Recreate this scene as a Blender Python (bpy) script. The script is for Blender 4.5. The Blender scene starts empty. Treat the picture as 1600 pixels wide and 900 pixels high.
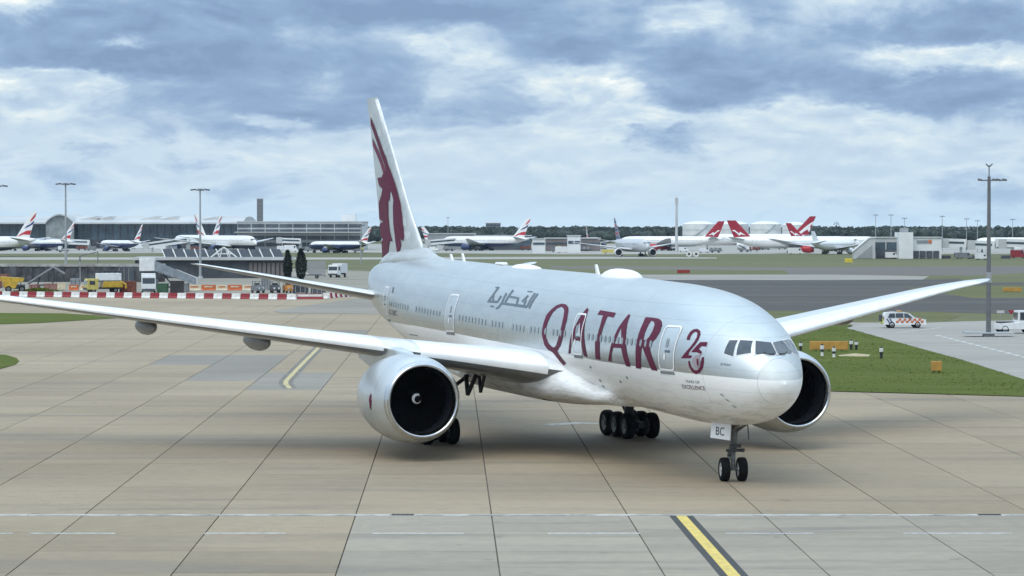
import bpy, bmesh, math, random
import numpy as np
from mathutils import Vector, Matrix, Euler
rnd = random.Random(7)
scn = bpy.context.scene
COL = scn.collection
# ------------------------------------------------------------------ camera
CH, F, V0 = 11.42, 4239.0, 358.0            # eye height (m), focal length (px of a 1600 px frame), horizon row
PITCH = -math.atan2(450 - V0, F)
cam_d = bpy.data.cameras.new('camera'); cam = bpy.data.objects.new('camera', cam_d); COL.objects.link(cam)
cam.location = (0, 0, CH); cam.rotation_euler = (math.pi/2 + PITCH, 0, 0)
cam_d.sensor_width = 36; cam_d.lens = 36*F/1600; cam_d.clip_start = 0.5; cam_d.clip_end = 30000
scn.camera = cam
# ------------------------------------------------------------------ light
SUN_EL, SUN_AZ = math.radians(53), math.radians(-150)     # azimuth measured from +Y towards +X: behind the camera
sun_d = bpy.data.lights.new('sun', 'SUN'); sun = bpy.data.objects.new('sun', sun_d); COL.objects.link(sun)
sun_d.energy = 1.5; sun_d.angle = math.radians(46); sun_d.color = (1.0, 0.94, 0.84)
sdir = Vector((math.cos(SUN_EL)*math.sin(SUN_AZ), math.cos(SUN_EL)*math.cos(SUN_AZ), math.sin(SUN_EL)))
sun.rotation_euler = sdir.to_track_quat('Z', 'Y').to_euler(); sun.location = (0, -50, 120)
scn.view_settings.view_transform = 'Standard'; scn.view_settings.look = 'None'
scn.view_settings.gamma = 1; scn.view_settings.exposure = 0.06; scn.view_settings.use_curve_mapping = False

class NT:
    """tiny node-graph helper"""
    def __init__(s, tree): s.t = tree; s.n = tree.nodes; s.l = tree.links
    def new(s, typ, **kw):
        n = s.n.new(typ)
        for k, v in kw.items(): setattr(n, k, v)
        return n
    def put(s, sock, v):
        if isinstance(v, bpy.types.NodeSocket): s.l.new(v, sock)
        elif v is not None: sock.default_value = v
    def m(s, op, a, b=None, c=None, clamp=False):
        n = s.new('ShaderNodeMath', operation=op, use_clamp=clamp)
        for i, v in enumerate((a, b, c)):
            if v is not None: s.put(n.inputs[i], v)
        return n.outputs[0]
    def vm(s, op, a, b=None):
        n = s.new('ShaderNodeVectorMath', operation=op)
        s.put(n.inputs[0], a)
        if b is not None: s.put(n.inputs[1], b)
        return n.outputs[0]
    def mix(s, f, a, b, typ='MIX'):
        n = s.new('ShaderNodeMix', data_type='RGBA', blend_type=typ)
        s.put(n.inputs[0], f); s.put(n.inputs[6], col4(a)); s.put(n.inputs[7], col4(b)); return n.outputs[2]
    def sep(s, v):
        n = s.new('ShaderNodeSeparateXYZ'); s.put(n.inputs[0], v); return n.outputs
    def comb(s, x, y, z):
        n = s.new('ShaderNodeCombineXYZ')
        for i, v in enumerate((x, y, z)): s.put(n.inputs[i], v)
        return n.outputs[0]
    def noise(s, vec, scale=1, detail=4, rough=.55, dist=0):
        n = s.new('ShaderNodeTexNoise'); s.put(n.inputs['Vector'], vec)
        n.inputs['Scale'].default_value = scale; n.inputs['Detail'].default_value = detail
        n.inputs['Roughness'].default_value = rough; n.inputs['Distortion'].default_value = dist
        return n.outputs[0]
    def step(s, v, a, b):           # smooth step a..b -> 0..1
        n = s.new('ShaderNodeMapRange', interpolation_type='SMOOTHSTEP'); s.put(n.inputs[0], v)
        n.inputs[1].default_value = a; n.inputs[2].default_value = b; return n.outputs[0]
    def ramp(s, v, stops):
        n = s.new('ShaderNodeValToRGB'); s.put(n.inputs[0], v); e = n.color_ramp.elements
        while len(e) < len(stops): e.new(.5)
        for el, (p, c) in zip(e, stops): el.position = p; el.color = col4(c)
        return n.outputs[0]
def col4(c):
    if isinstance(c, (tuple, list)) and len(c) == 3: return (*c, 1)
    return c
# ------------------------------------------------------------------ sky
world = bpy.data.worlds.new('World'); scn.world = world; world.use_nodes = True
W = NT(world.node_tree); W.n.clear()
tc = W.new('ShaderNodeTexCoord').outputs['Generated']
sk = W.new('ShaderNodeTexSky', sky_type='NISHITA'); sk.sun_disc = False
sk.sun_elevation = SUN_EL; sk.sun_rotation = SUN_AZ; sk.air_density = 1.2; sk.dust_density = 2.0; sk.ozone_density = 1.5
d = W.vm('NORMALIZE', tc); dx, dy, dz = W.sep(d)
z = W.m('MAXIMUM', dz, 0.0)
hl = W.m('SQRT', W.m('ADD', W.m('ADD', W.m('MULTIPLY', dx, dx), W.m('MULTIPLY', dy, dy)), 1e-5))
nx, ny = W.m('DIVIDE', dx, hl), W.m('DIVIDE', dy, hl)
g = W.m('DIVIDE', z, W.m('ADD', W.m('MULTIPLY', z, 3.0), 1.0))
def ccoord(a, b, off, dz_=0):
    return W.comb(W.m('MULTIPLY_ADD', nx, a, off[0]), W.m('MULTIPLY_ADD', ny, a, off[1]), W.m('MULTIPLY_ADD', g, b, off[2]+dz_))
O1 = (3.3, 1.7, 0.4); O2 = (11.2, 4.1, 7.6)
na = W.noise(ccoord(30, 105, O1), 1, 7, .60, .25)
nb = W.noise(ccoord(30, 105, O1, .34), 1, 5, .55, .25)
nl = W.noise(ccoord(8, 44, O2), 1, 3, .5, .3)
wa = W.noise(ccoord(34, 90, (5.1, 2.2, 9.3)), 1, 5, .62); we = W.noise(ccoord(26, 80, (8.4, 6.6, 1.9)), 1, 5, .64)
az = W.m('MULTIPLY_ADD', W.m('SUBTRACT', wa, .5), .055, W.m('ARCTAN2', dx, dy)); el = W.m('MULTIPLY_ADD', W.m('SUBTRACT', we, .5), .018, z)
lit = W.m('SUBTRACT', na, nb)
# the cloud masses of this afternoon: azimuth, elevation, half widths (rad; below / above), tone
CLOUDS = [(-.130, .0560, .080, .003, .013, -.42), (-.075, .0370, .050, .0025, .011, -.36), (-.04, .0790, .10, .005, .010, -.30), (.055, .0580, .050, .004, .012, -.32),
          (.150, .0690, .050, .003, .012, -.40), (.155, .0450, .045, .004, .011, -.36), (.048, .0335, .034, .003, .007, -.34), (-.155, .0715, .05, .004, .007, -.22), (.082, .0470, .03, .003, .006, -.26), (-.01, .0665, .04, .004, .006, -.2),
          (-.018, .0690, .012, .006, .005, .55), (.020, .0350, .019, .005, .006, .52), (.030, .0530, .024, .005, .006, .42), (.163, .0620, .040, .004, .006, .46), (-.165, .0530, .024, .003, .004, .50),
          (-.148, .0685, .018, .003, .003, .40), (.065, .0770, .020, .003, .004, .36), (-.092, .0405, .02, .002, .003, .32), (.105, .0430, .018, .003, .004, .36), (.150, .0295, .010, .003, .003, .42), (.045, .0420, .02, .003, .003, .42),
          (-.05, .0290, .07, .004, .006, .22), (-.185, .0830, .02, .004, .004, .4), (.12, .0385, .04, .003, .003, .2)]
acc = 0.0; pv = W.comb(az, el, 0.0)
for a0, e0, sa, sl, su, wt in CLOUDS:
    se = (sl+su)*.62; ec = e0+(su-sl)*.35
    q = W.new('ShaderNodeVectorMath', operation='MULTIPLY_ADD'); W.put(q.inputs[0], pv)
    q.inputs[1].default_value = (1/sa, 1/se, 0); q.inputs[2].default_value = (-a0/sa, -ec/se, 0)
    dt = W.new('ShaderNodeVectorMath', operation='DOT_PRODUCT'); W.put(dt.inputs[0], q.outputs[0]); W.put(dt.inputs[1], q.outputs[0])
    acc = W.m('MULTIPLY_ADD', W.m('POWER', .30, dt.outputs['Value']), wt, acc)
env = W.step(z, .018, .055)                         # the deck is thicker higher up, thin towards the horizon
dens = W.m('ADD', W.m('MULTIPLY_ADD', na, .80, W.m('MULTIPLY', nl, .34)), W.m('MULTIPLY_ADD', env, .09, W.m('MULTIPLY', acc, -.62)))
core = W.step(dens, .60, .84); rim = W.m('MULTIPLY', W.step(dens, .50, .60), W.m('SUBTRACT', 1.0, W.step(dens, .62, .72)))
tone = W.m('MULTIPLY_ADD', core, -.50, W.m('MULTIPLY_ADD', rim, .07, .685))
tone = W.m('MULTIPLY_ADD', lit, W.m('MULTIPLY_ADD', env, .85, .35), W.m('MULTIPLY_ADD', acc, .34, tone), clamp=True)
K = 11.4                                            # cloud radiances are divided by the background strength
cl = W.ramp(tone, [(0, (.195, .295, .47)), (.25, (.255, .375, .565)), (.5, (.375, .50, .66)), (.74, (.52, .645, .755)), (.88, (.66, .75, .79)), (1, (.86, .89, .88))])
hz = W.m('POWER', 2.718, W.m('DIVIDE', z, -.013))
cl = W.mix(W.m('MULTIPLY', hz, .85), cl, (.58, .76, .91))
cl = W.vm('SCALE', cl); W.put(cl.node.inputs[3], W.m('MULTIPLY_ADD', W.step(z, .08, .85), K*1.1, K))   # an overcast deck brightens towards the zenith
sky = W.mix(.93, sk.outputs[0], cl)
bg = W.new('ShaderNodeBackground'); W.put(bg.inputs[0], sky); bg.inputs[1].default_value = 0.1
W.l.new(bg.outputs[0], W.new('ShaderNodeOutputWorld').inputs[0])

# ------------------------------------------------------------------ helpers
def ray(u, v):
    a, b, c = (u-800)/F, 1.0, (450-v)/F; ct, st = math.cos(PITCH), math.sin(PITCH)
    return Vector((a, ct*b - st*c, st*b + ct*c))
def G(u, v, z=0.0):                  # point of the level ground seen at a photo position
    d = ray(u, v); t = (z-CH)/d.z; return Vector((d.x*t, d.y*t, z))
def AT(u, v, Y):                     # point at distance Y
    d = ray(u, v); t = Y/d.y; return Vector((d.x*t, Y, CH+d.z*t))
def base_y(v): return G(800, v).y

MATS = {}
def mat(key, col, rough=.6, metal=0.0, var=.12, scale=1.5, bump=0.0, coat=0.0, spec=.5, bscale=None, var2=None):
    if key in MATS: return MATS[key]
    m = bpy.data.materials.new(key); m.use_nodes = True; t = NT(m.node_tree)
    p = t.n['Principled BSDF']; MATS[key] = m
    co = t.new('ShaderNodeTexCoord').outputs['Object']
    n = t.noise(co, scale, 5, .6)
    c = col4(col); dk = tuple(x*(1-var*1.6) for x in c[:3]); lt = tuple(min(1, x*(1+var)) for x in c[:3])
    base = t.mix(t.step(n, .3, .7), dk, lt)
    if var2:
        n2 = t.noise(co, scale*.13, 3, .5); base = t.mix(t.step(n2, .42, .62), base, t.mix(1.0, base, var2, 'MULTIPLY'))
    t.put(p.inputs['Base Color'], base)
    t.put(p.inputs['Roughness'], t.m('MULTIPLY_ADD', n, .16, max(0.02, rough-.08)))
    p.inputs['Metallic'].default_value = metal; p.inputs['Coat Weight'].default_value = coat
    p.inputs['Coat Roughness'].default_value = .08; p.inputs['Specular IOR Level'].default_value = spec
    if bump:
        b = t.new('ShaderNodeBump'); b.inputs['Strength'].default_value = bump; b.inputs['Distance'].default_value = .05
        t.put(b.inputs['Height'], t.noise(co, bscale or scale*6, 4, .6)); t.put(p.inputs['Normal'], b.outputs[0])
    return m

class MB:
    def __init__(s): s.v = []; s.f = []
    def add(s, vs, fs):
        o = len(s.v); s.v += [tuple(p) for p in vs]; s.f += [tuple(i+o for i in f) for f in fs]; return s
    def box(s, c, d, rz=0.0, ry=0.0, top=(1, 1), shift=(0, 0)):
        M = Matrix.Rotation(rz, 3, 'Z') @ Matrix.Rotation(ry, 3, 'Y'); c = Vector(c)
        vs = []
        for k in (-1, 1):
            sx, sy = (top if k > 0 else (1, 1)); ox, oy = (shift if k > 0 else (0, 0))
            for a, b in ((-1, -1), (1, -1), (1, 1), (-1, 1)):
                vs.append(c + M @ Vector((a*d[0]/2*sx+ox, b*d[1]/2*sy+oy, k*d[2]/2)))
        return s.add(vs, [(3, 2, 1, 0), (4, 5, 6, 7), (0, 1, 5, 4), (1, 2, 6, 5), (2, 3, 7, 6), (3, 0, 4, 7)])
    def tube(s, p0, p1, r0, r1=None, n=8):
        p0, p1 = Vector(p0), Vector(p1); r1 = r0 if r1 is None else r1
        a = (p1-p0).normalized(); q = a.to_track_quat('Z', 'Y').to_matrix(); vs = []
        for p, r in ((p0, r0), (p1, r1)):
            for i in range(n):
                t = 2*math.pi*i/n; vs.append(p + q @ Vector((r*math.cos(t), r*math.sin(t), 0)))
        return s.add(vs, [(i, (i+1) % n, n+(i+1) % n, n+i) for i in range(n)] + [tuple(range(n-1, -1, -1)), tuple(range(n, 2*n))])
    def path(s, pts, r, n=7):
        for a, b in zip(pts[:-1], pts[1:]): s.tube(a, b, r, r, n)
        return s
    def lathe(s, prof, c, n=32, axis='x', cap=False):
        vs = []; k = len(prof)
        for a, r in prof:
            for i in range(n):
                t = 2*math.pi*i/n; p, q = r*math.cos(t), r*math.sin(t)
                vs.append((c[0]+a, c[1]+p, c[2]+q) if axis == 'x' else (c[0]+p, c[1]+a, c[2]-q) if axis == 'y' else (c[0]+p, c[1]+q, c[2]+a))
        fs = [(j*n+i, (j+1)*n+i, (j+1)*n+(i+1) % n, j*n+(i+1) % n) for j in range(k-1) for i in range(n)]
        if axis == 'z': fs = [f[::-1] for f in fs]
        if cap: fs += [tuple(range(n)), tuple(range((k-1)*n, k*n))[::-1]]
        return s.add(vs, fs)
    def loft(s, rings, cap=True, closed=True):
        n = len(rings[0]); vs = [p for r in rings for p in r]; m = n if closed else n-1
        fs = [(j*n+i, j*n+(i+1) % n, (j+1)*n+(i+1) % n, (j+1)*n+i) for j in range(len(rings)-1) for i in range(m)]
        if cap: fs += [tuple(range(n-1, -1, -1)), tuple(range((len(rings)-1)*n, len(rings)*n))]
        return s.add(vs, fs)
    def prism(s, poly, axis, a, b):
        """extrude a 2D outline: axis 'y' -> (x,z) outline, 'x' -> (y,z), 'z' -> (x,y)"""
        n = len(poly); P = lambda p, q: {'y': (p[0], q, p[1]), 'x': (q, p[0], p[1]), 'z': (p[0], p[1], q)}[axis]
        return s.add([P(p, a) for p in poly] + [P(p, b) for p in poly],
                     [(i, (i+1) % n, n+(i+1) % n, n+i) for i in range(n)] + [tuple(range(n-1, -1, -1)), tuple(range(n, 2*n))])
    def build(s, name, m, parent=None, smooth=False, fix=True, bevel=0):
        me = bpy.data.meshes.new(name); me.from_pydata(s.v, [], s.f); me.update()
        if fix or bevel:
            bm = bmesh.new(); bm.from_mesh(me)
            if bevel:
                es = [e for e in bm.edges if len(e.link_faces) == 2 and e.calc_face_angle(0) > .5]
                bmesh.ops.bevel(bm, geom=es, offset=bevel, segments=2, affect='EDGES', profile=.6, clamp_overlap=True)
            bmesh.ops.recalc_face_normals(bm, faces=bm.faces); bm.to_mesh(me); bm.free()
        if smooth:
            me.polygons.foreach_set('use_smooth', [True]*len(me.polygons))
            if smooth != 'all': me.set_sharp_from_angle(angle=math.radians(smooth if smooth is not True else 40))
        return link(name, me, m, parent)
def link(name, me, m=None, parent=None):
    o = bpy.data.objects.new(name, me); COL.objects.link(o)
    if m is not None:
        me.materials.clear(); me.materials.append(m)
    if parent is not None: o.parent = parent
    return o
def tag(o, label=None, cat=None, group=None, kind=None):
    if label: o['label'] = label
    if cat: o['category'] = cat
    if group: o['group'] = group
    if kind: o['kind'] = kind
    return o
def thing(name, label, cat, loc, rz=0.0, group=None):
    o = bpy.data.objects.new(name, None); COL.objects.link(o); o.empty_display_size = .3
    o.location = loc; o.rotation_euler = (0, 0, rz)
    return tag(o, label, cat, group)
def dup(root, loc, rz=None, label=None, name=None):
    def cp(o, par):
        c = o.copy(); COL.objects.link(c); c.parent = par
        for ch in o.children: cp(ch, c)
        return c
    r = cp(root, None); r.location = loc
    if rz is not None: r.rotation_euler = (0, 0, rz)
    if label: r['label'] = label
    if name: r.name = name
    return r
def flat(name, pts, m, z, parent=None, kind='structure', label=None):
    """a level sheet through ground points"""
    o = MB().add([(p[0], p[1], z) for p in pts], [tuple(range(len(pts)))])
    o = o.build(name, m, parent, fix=False)
    if o.data.polygons[0].normal.z < 0: o.data.flip_normals()
    return tag(o, label=label, kind=kind if parent is None else None)
def px(*uv): return [G(*p) for p in uv]
def strip(pts, w):
    """quad strip of width w along ground points -> (verts, faces)"""
    vs = []; fs = []
    for i, p in enumerate(pts):
        a, b = pts[max(i-1, 0)], pts[min(i+1, len(pts)-1)]
        t = Vector((b[0]-a[0], b[1]-a[1])).normalized(); n = Vector((-t.y, t.x))*w/2
        vs += [(p[0]+n.x, p[1]+n.y, 0), (p[0]-n.x, p[1]-n.y, 0)]
        if i: fs.append((2*i-2, 2*i-1, 2*i+1, 2*i))
    return vs, fs
def line(name, pts, w, m, z, parent):
    vs, fs = strip(pts, w); o = MB().add([(x, y, z) for x, y, _ in vs], fs).build(name, m, parent, fix=False)
    if o.data.polygons[0].normal.z < 0: o.data.flip_normals()
    return o
# ------------------------------------------------------------------ ground materials
def concrete(key, a, b, stain=.5):
    m = bpy.data.materials.new(key); m.use_nodes = True; t = NT(m.node_tree); p = t.n['Principled BSDF']
    geo = t.new('ShaderNodeNewGeometry').outputs['Position']; oi = t.new('ShaderNodeObjectInfo').outputs['Random']
    x, y, z_ = t.sep(geo)
    big = t.noise(geo, .035, 4, .55); fine = t.noise(geo, 1.3, 6, .65)
    swipe = t.noise(t.comb(t.m('MULTIPLY', x, .05), t.m('MULTIPLY', y, .42), 0.0), 1, 5, .6, .4)   # sweeping/tyre marks run across the bays
    swipe2 = t.noise(t.comb(t.m('MULTIPLY', x, .012), t.m('MULTIPLY', y, .16), 3.0), 1, 4, .55, .6)
    c = t.mix(t.step(big, .3, .7), a, b)
    c = t.mix(t.m('MULTIPLY', t.step(swipe, .5, .8), stain*.85), c, (.125, .118, .104))
    c = t.mix(t.m('MULTIPLY', t.step(swipe2, .52, .72), stain*.75), c, (.15, .14, .12))
    drip = t.step(t.noise(geo, .75, 2, .5), .70, .74); crack = t.noise(geo, .22, 7, .7, 1.2)
    c = t.mix(t.m('MULTIPLY', drip, .45*stain), c, tuple(q*.4 for q in a))
    ck = t.m('MULTIPLY', t.m('LESS_THAN', t.m('ABSOLUTE', t.m('SUBTRACT', crack, .5)), .0022), t.step(big, .5, .6)); c = t.mix(t.m('MULTIPLY', ck, .5), c, tuple(q*.35 for q in a))
    br = t.m('ADD', t.m('MULTIPLY_ADD', oi, .15, .905), t.m('MULTIPLY_ADD', fine, .40, -.20))
    c = t.vm('SCALE', c); t.put(c.node.inputs[3], br)
    t.put(p.inputs['Base Color'], c); p.inputs['Roughness'].default_value = .78; p.inputs['Specular IOR Level'].default_value = .35
    bp = t.new('ShaderNodeBump'); bp.inputs['Strength'].default_value = .35; bp.inputs['Distance'].default_value = .02
    t.put(bp.inputs['Height'], t.noise(geo, 9, 4, .6)); t.put(p.inputs['Normal'], bp.outputs[0]); MATS[key] = m
    return m
M_CON = concrete('concrete_beige', (.264, .208, .137), (.330, .263, .177), .62)
M_GREY = concrete('concrete_grey', (.278, .244, .190), (.345, .300, .234), .8)
M_PATCH = concrete('concrete_patch', (.205, .185, .152), (.26, .235, .195), .6)
M_JOINT = mat('joint_filler', (.15, .132, .105), .9, var=.3, scale=.6)
M_TAN = concrete('concrete_tan', (.25, .235, .205), (.34, .32, .28), .7)
def ground_mat(key, cols, sx=.02, sy=.12, fine=.8, rough=.95, bump=.6, spec=.2):
    m = bpy.data.materials.new(key); m.use_nodes = True; t = NT(m.node_tree); p = t.n['Principled BSDF']
    geo = t.new('ShaderNodeNewGeometry').outputs['Position']; x, y, z_ = t.sep(geo)
    v = t.comb(t.m('MULTIPLY', x, sx), t.m('MULTIPLY', y, sy), 0.0)
    n = t.m('ADD', t.m('MULTIPLY', t.noise(v, 1, 6, .62, .5), .7), t.m('MULTIPLY', t.noise(geo, fine, 6, .7), .3))
    t.put(p.inputs['Base Color'], t.ramp(n, [(.3, cols[0]), (.5, cols[1]), (.68, cols[2])]))
    p.inputs['Roughness'].default_value = rough; p.inputs['Specular IOR Level'].default_value = spec
    if bump:
        bp = t.new('ShaderNodeBump'); bp.inputs['Strength'].default_value = bump; bp.inputs['Distance'].default_value = .15
        t.put(bp.inputs['Height'], t.noise(geo, 3, 5, .7)); t.put(p.inputs['Normal'], bp.outputs[0])
    MATS[key] = m; return m
M_GRASS = ground_mat('grass', [(.058, .082, .006), (.078, .102, .010), (.110, .122, .020)], .05, .24)
M_FGRASS = ground_mat('far_grass', [(.090, .098, .046), (.125, .130, .064), (.18, .168, .095)], .004, .05, .2)
M_DRY = ground_mat('dry_grass', [(.075, .09, .032), (.115, .12, .05), (.17, .155, .08)], .02, .2)
M_ASPH = ground_mat('asphalt', [(.042, .038, .034), (.064, .059, .053), (.105, .096, .084)], .005, .09, .3, .85, .15, .35)
M_ASPH2 = ground_mat('asphalt_brown', [(.085, .078, .07), (.13, .118, .104), (.19, .172, .15)], .005, .08, .3, .85, .15, .35)
M_ROAD = ground_mat('service_road', [(.24, .225, .20), (.30, .285, .255), (.36, .34, .31)], .02, .15, .5, .85, .15, .3)
M_YARD = ground_mat('yard', [(.17, .155, .125), (.25, .23, .19), (.33, .305, .25)], .03, .12, .4, .9, .2)
M_FAPR = ground_mat('far_apron', [(.25, .245, .22), (.32, .31, .28), (.38, .37, .33)], .004, .03, .2, .85, 0, .3)
M_WHITE = mat('marking_white', (.50, .50, .47), .7, var=.22, scale=2.5)
M_YELL = mat('marking_yellow', (.62, .47, .12), .7, var=.14, scale=3)
M_YELLW = mat('marking_yellow_worn', (.50, .41, .20), .7, var=.25, scale=3)
M_BLK = mat('marking_black', (.045, .044, .042), .8, var=.2, scale=3)

# ------------------------------------------------------------------ ground, bands beyond the apron
n = 48; R0 = 5000
flat('ground', [(R0*math.cos(2*math.pi*i/n), R0*math.sin(2*math.pi*i/n)) for i in range(n)], M_FGRASS, -.10)
def band(name, m, z, *uv): return flat(name, px(*uv), m, z)
band('terminal_apron', M_FAPR, -.095, (-300, 381), (1900, 381), (1900, 396.5), (1250, 396), (880, 397), (560, 394), (-300, 397))
band('runway', M_FAPR, -.09, (-300, 401.5), (560, 402), (960, 400.5), (1120, 402), (1120, 403.5), (560, 405), (-300, 405.5))
band('taxiway_concrete', M_ASPH2, -.09, (860, 415.5), (1240, 417), (1900, 414), (1900, 429.5), (1235, 429.5), (1225, 421.5), (860, 419))
band('taxiway_shoulder', M_TAN, -.085, (880, 428.8), (1300, 428.5), (1452, 431), (1440, 437), (1300, 437.5), (880, 437))
band('taxiway', M_ASPH, -.08, (880, 436.5), (1300, 437.2), (1445, 436.2), (1900, 427), (1900, 497), (1480, 487), (1290, 486), (880, 486))
band('verge_strip', M_DRY, -.075, (1415, 449), (1560, 445), (1900, 445), (1900, 463), (1520, 465))
band('verge_patch', M_FGRASS, -.075, (1485, 431), (1600, 426), (1900, 424), (1900, 440), (1520, 441))
band('dry_verge', M_DRY, -.07, (1150, 484.5), (1300, 485.5), (1470, 486.5), (1500, 493), (1470, 503.5), (1150, 505))
band('road_shoulder', M_TAN, -.065, (1150, 503.3), (1470, 503), (1640, 500), (1900, 499), (1900, 509), (1470, 508), (1150, 509))
band('works_yard', M_YARD, -.075, (-400, 412), (250, 412), (600, 424), (640, 448), (620, 470), (470, 469.5), (0, 463.5), (-400, 460))
# ------------------------------------------------------------------ apron of concrete bays
DIRX = (705-800)/F                                   # the bays run almost straight away from the viewer
BW, BL, Y0 = 5.43, 6.0, 108.05
def bay(i, j):                                       # corner of bay column i, row j
    Y = Y0 + j*BL; return (-6.245 + i*BW + (Y-Y0)*DIRX, Y)
apron = flat('apron', [(-420, 40), (420, 40), (420, 236), (8, 300), (2, 450), (-420, 480)], M_JOINT, -.06)
JX, JY = .05, .022
me = bpy.data.meshes.new('concrete_slab')
x0, x1, y0, y1 = JX/2, BW-JX/2, JY/2, BL-JY/2
sh = lambda y: y*DIRX
c8 = [(x0+sh(y0), y0), (x1+sh(y0), y0), (x1+sh(y1), y1), (x0+sh(y1), y1)]
me.from_pydata([(x, y, -.10) for x, y in c8] + [(x, y, 0) for x, y in c8], [], [(4, 5, 6, 7), (0, 1, 5, 4), (1, 2, 6, 5), (2, 3, 7, 6), (3, 0, 4, 7)])
me.materials.append(M_CON)
GREY_PATCH = [((285, 555), (415, 597)), ((365, 583), (497, 607)), ((470, 515), (580, 530))]
def to_px(X, Y):
    ct, st = math.cos(PITCH), math.sin(PITCH); zc = -CH; fw = Y*ct+zc*st; up = -Y*st+zc*ct
    return 800+F*X/fw, 450-F*up/fw
rows = []
slabs = []
for j in range(-5, 58):
    Yc = Y0+(j+.5)*BL
    half = .1887*(Yc+BL)+BW
    for i in range(-46, 46):
        X, Y = bay(i, j); xc = X+BW/2
        if abs(xc) > half+34: continue
        u, v = to_px(xc, Yc)
        slabs.append((i, j, X, Y, u, v))
def slab_mat(i, j, u, v):
    if j < 0 and i >= 0: return M_GREY
    for (a, b), (c, d_) in GREY_PATCH:
        if a <= u <= c and b <= v <= d_: return M_PATCH
    return M_CON
mesh_for = {'concrete_beige': me}
rest = {'concrete_beige': MB(), 'concrete_patch': MB(), 'concrete_grey': MB()}
near = [s for s in slabs if s[1] < 58]; count = 0
for (i, j, X, Y, u, v) in near:
    m = slab_mat(i, j, u, v)
    if count < 296 and abs(X+BW/2) < .1887*(Y+1.5*BL)+BW+1:
        if m.name not in mesh_for:
            c = me.copy(); c.materials.clear(); c.materials.append(m); mesh_for[m.name] = c
        o = link('concrete_slab', mesh_for[m.name], None, apron); o.location = (X, Y, rnd.uniform(-.004, .004)); count += 1
    elif X < 12 or Y < 236:
        zt = rnd.uniform(-.004, .004)
        rest[m.name].add([(X+p, Y+q, zt) for p, q in c8] + [(X+p, Y+q, -.1) for p, q in c8], [(0, 1, 2, 3), (4, 5, 1, 0), (5, 6, 2, 1), (6, 7, 3, 2), (7, 4, 0, 3)])
for k, b in rest.items():
    if b.v:
        o = b.build('far_concrete_slab', MATS[k], apron, fix=False); tag(o, kind='stuff')
# the drain that crosses the apron, with its gratings
dr = MB()
for k in range(-8, 8):
    dr.box((k*3.62+.6, 108.05, .006), (3.585, .46, .03))
drain = dr.build('drain_channel', mat('drain_concrete', (.40, .40, .38), .8, var=.25, scale=1.2), apron)
M_IRON = mat('cast_iron', (.035, .035, .036), .6, metal=.3)
for u0, u1 in ((611, 646), (1531, 1567)):
    a, b = G(u0, 807), G(u1, 807)
    for k in range(5):
        gx = a.x+(b.x-a.x)*(k+.5)/5
        MB().box((gx, 108.05, .03), ((b.x-a.x)/5-.02, .34, .03)).build('drain_grating', M_IRON, apron)
for u0, u1 in ((-90, 20), (45, 180), (318, 446), (582, 725), (856, 1000), (1133, 1272), (1412, 1581)):
    a, b = G(u0, 833.5), G(u1, 833.5); line('lane_dash', [a, b], .26, M_WHITE, .008, apron)
yl = px((1048, 800), (1063, 806.5), (1145, 900), (1230, 1000)); yl = [G(1064, 806), G(1147, 900), G(1225, 985)]
line('taxi_line_border', yl, .95, M_BLK, .008, apron); line('taxi_line', yl, .42, M_YELL, .013, apron)
y2 = px((506, 535), (470, 571), (447, 595), (446.5, 600), (453, 607))
line('lead_line_border', y2, 1.05, mat('marking_dark_worn', (.17, .155, .13), .8, var=.3), .006, apron); line('lead_line', y2, .36, M_YELLW, .011, apron)
w2 = px((853, 664), (905, 661), (935, 662)); line('faded_marking', w2, 1.2, mat('marking_faded', (.36, .35, .32), .8, var=.3, scale=2), .006, apron)
flat('asphalt_patch', px((425, 486), (500, 474.5), (600, 461), (660, 462), (640, 491), (440, 489.5)), M_PATCH, .02, apron)
# lawns
lawn = flat('lawn', px((1120, 507.5), (1332, 507.5), (1322, 513), (1500, 562), (1600, 593.5), (1688, 621.5), (1600, 620), (1450, 616), (1301, 612), (1120, 609)), M_GRASS, .05)
flat('lawn_left', px((-60, 489), (100, 490), (150, 493), (192, 497), (140, 500), (60, 505), (-60, 509)), M_GRASS, .04)
flat('lawn_near_left', px((-60, 550), (10, 555), (26, 560), (30, 565), (24, 570), (0, 577), (-60, 584)), M_GRASS, .04)
road = flat('service_road', px((1322, 512.5), (1345, 507), (1480, 503), (2100, 488), (2100, 628), (1700, 625), (1600, 593), (1500, 561.5)), M_ROAD, .012)
for k in range(13):
    t0, t1 = k/13, (k+.62)/13; a, b = G(1463, 524), G(1612, 561)
    line('road_dash', [a.lerp(b, t0), a.lerp(b, t1)], .55, M_WHITE, .02, road)
line('road_edge', px((1400, 520), (1470, 512)), .3, M_WHITE, .02, road)
sand = flat('bare_patch', px((1309, 556), (1335, 553), (1360, 555), (1357, 558), (1312, 557.5)), mat('sand', (.42, .35, .20), .95, var=.2), .06)
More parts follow.
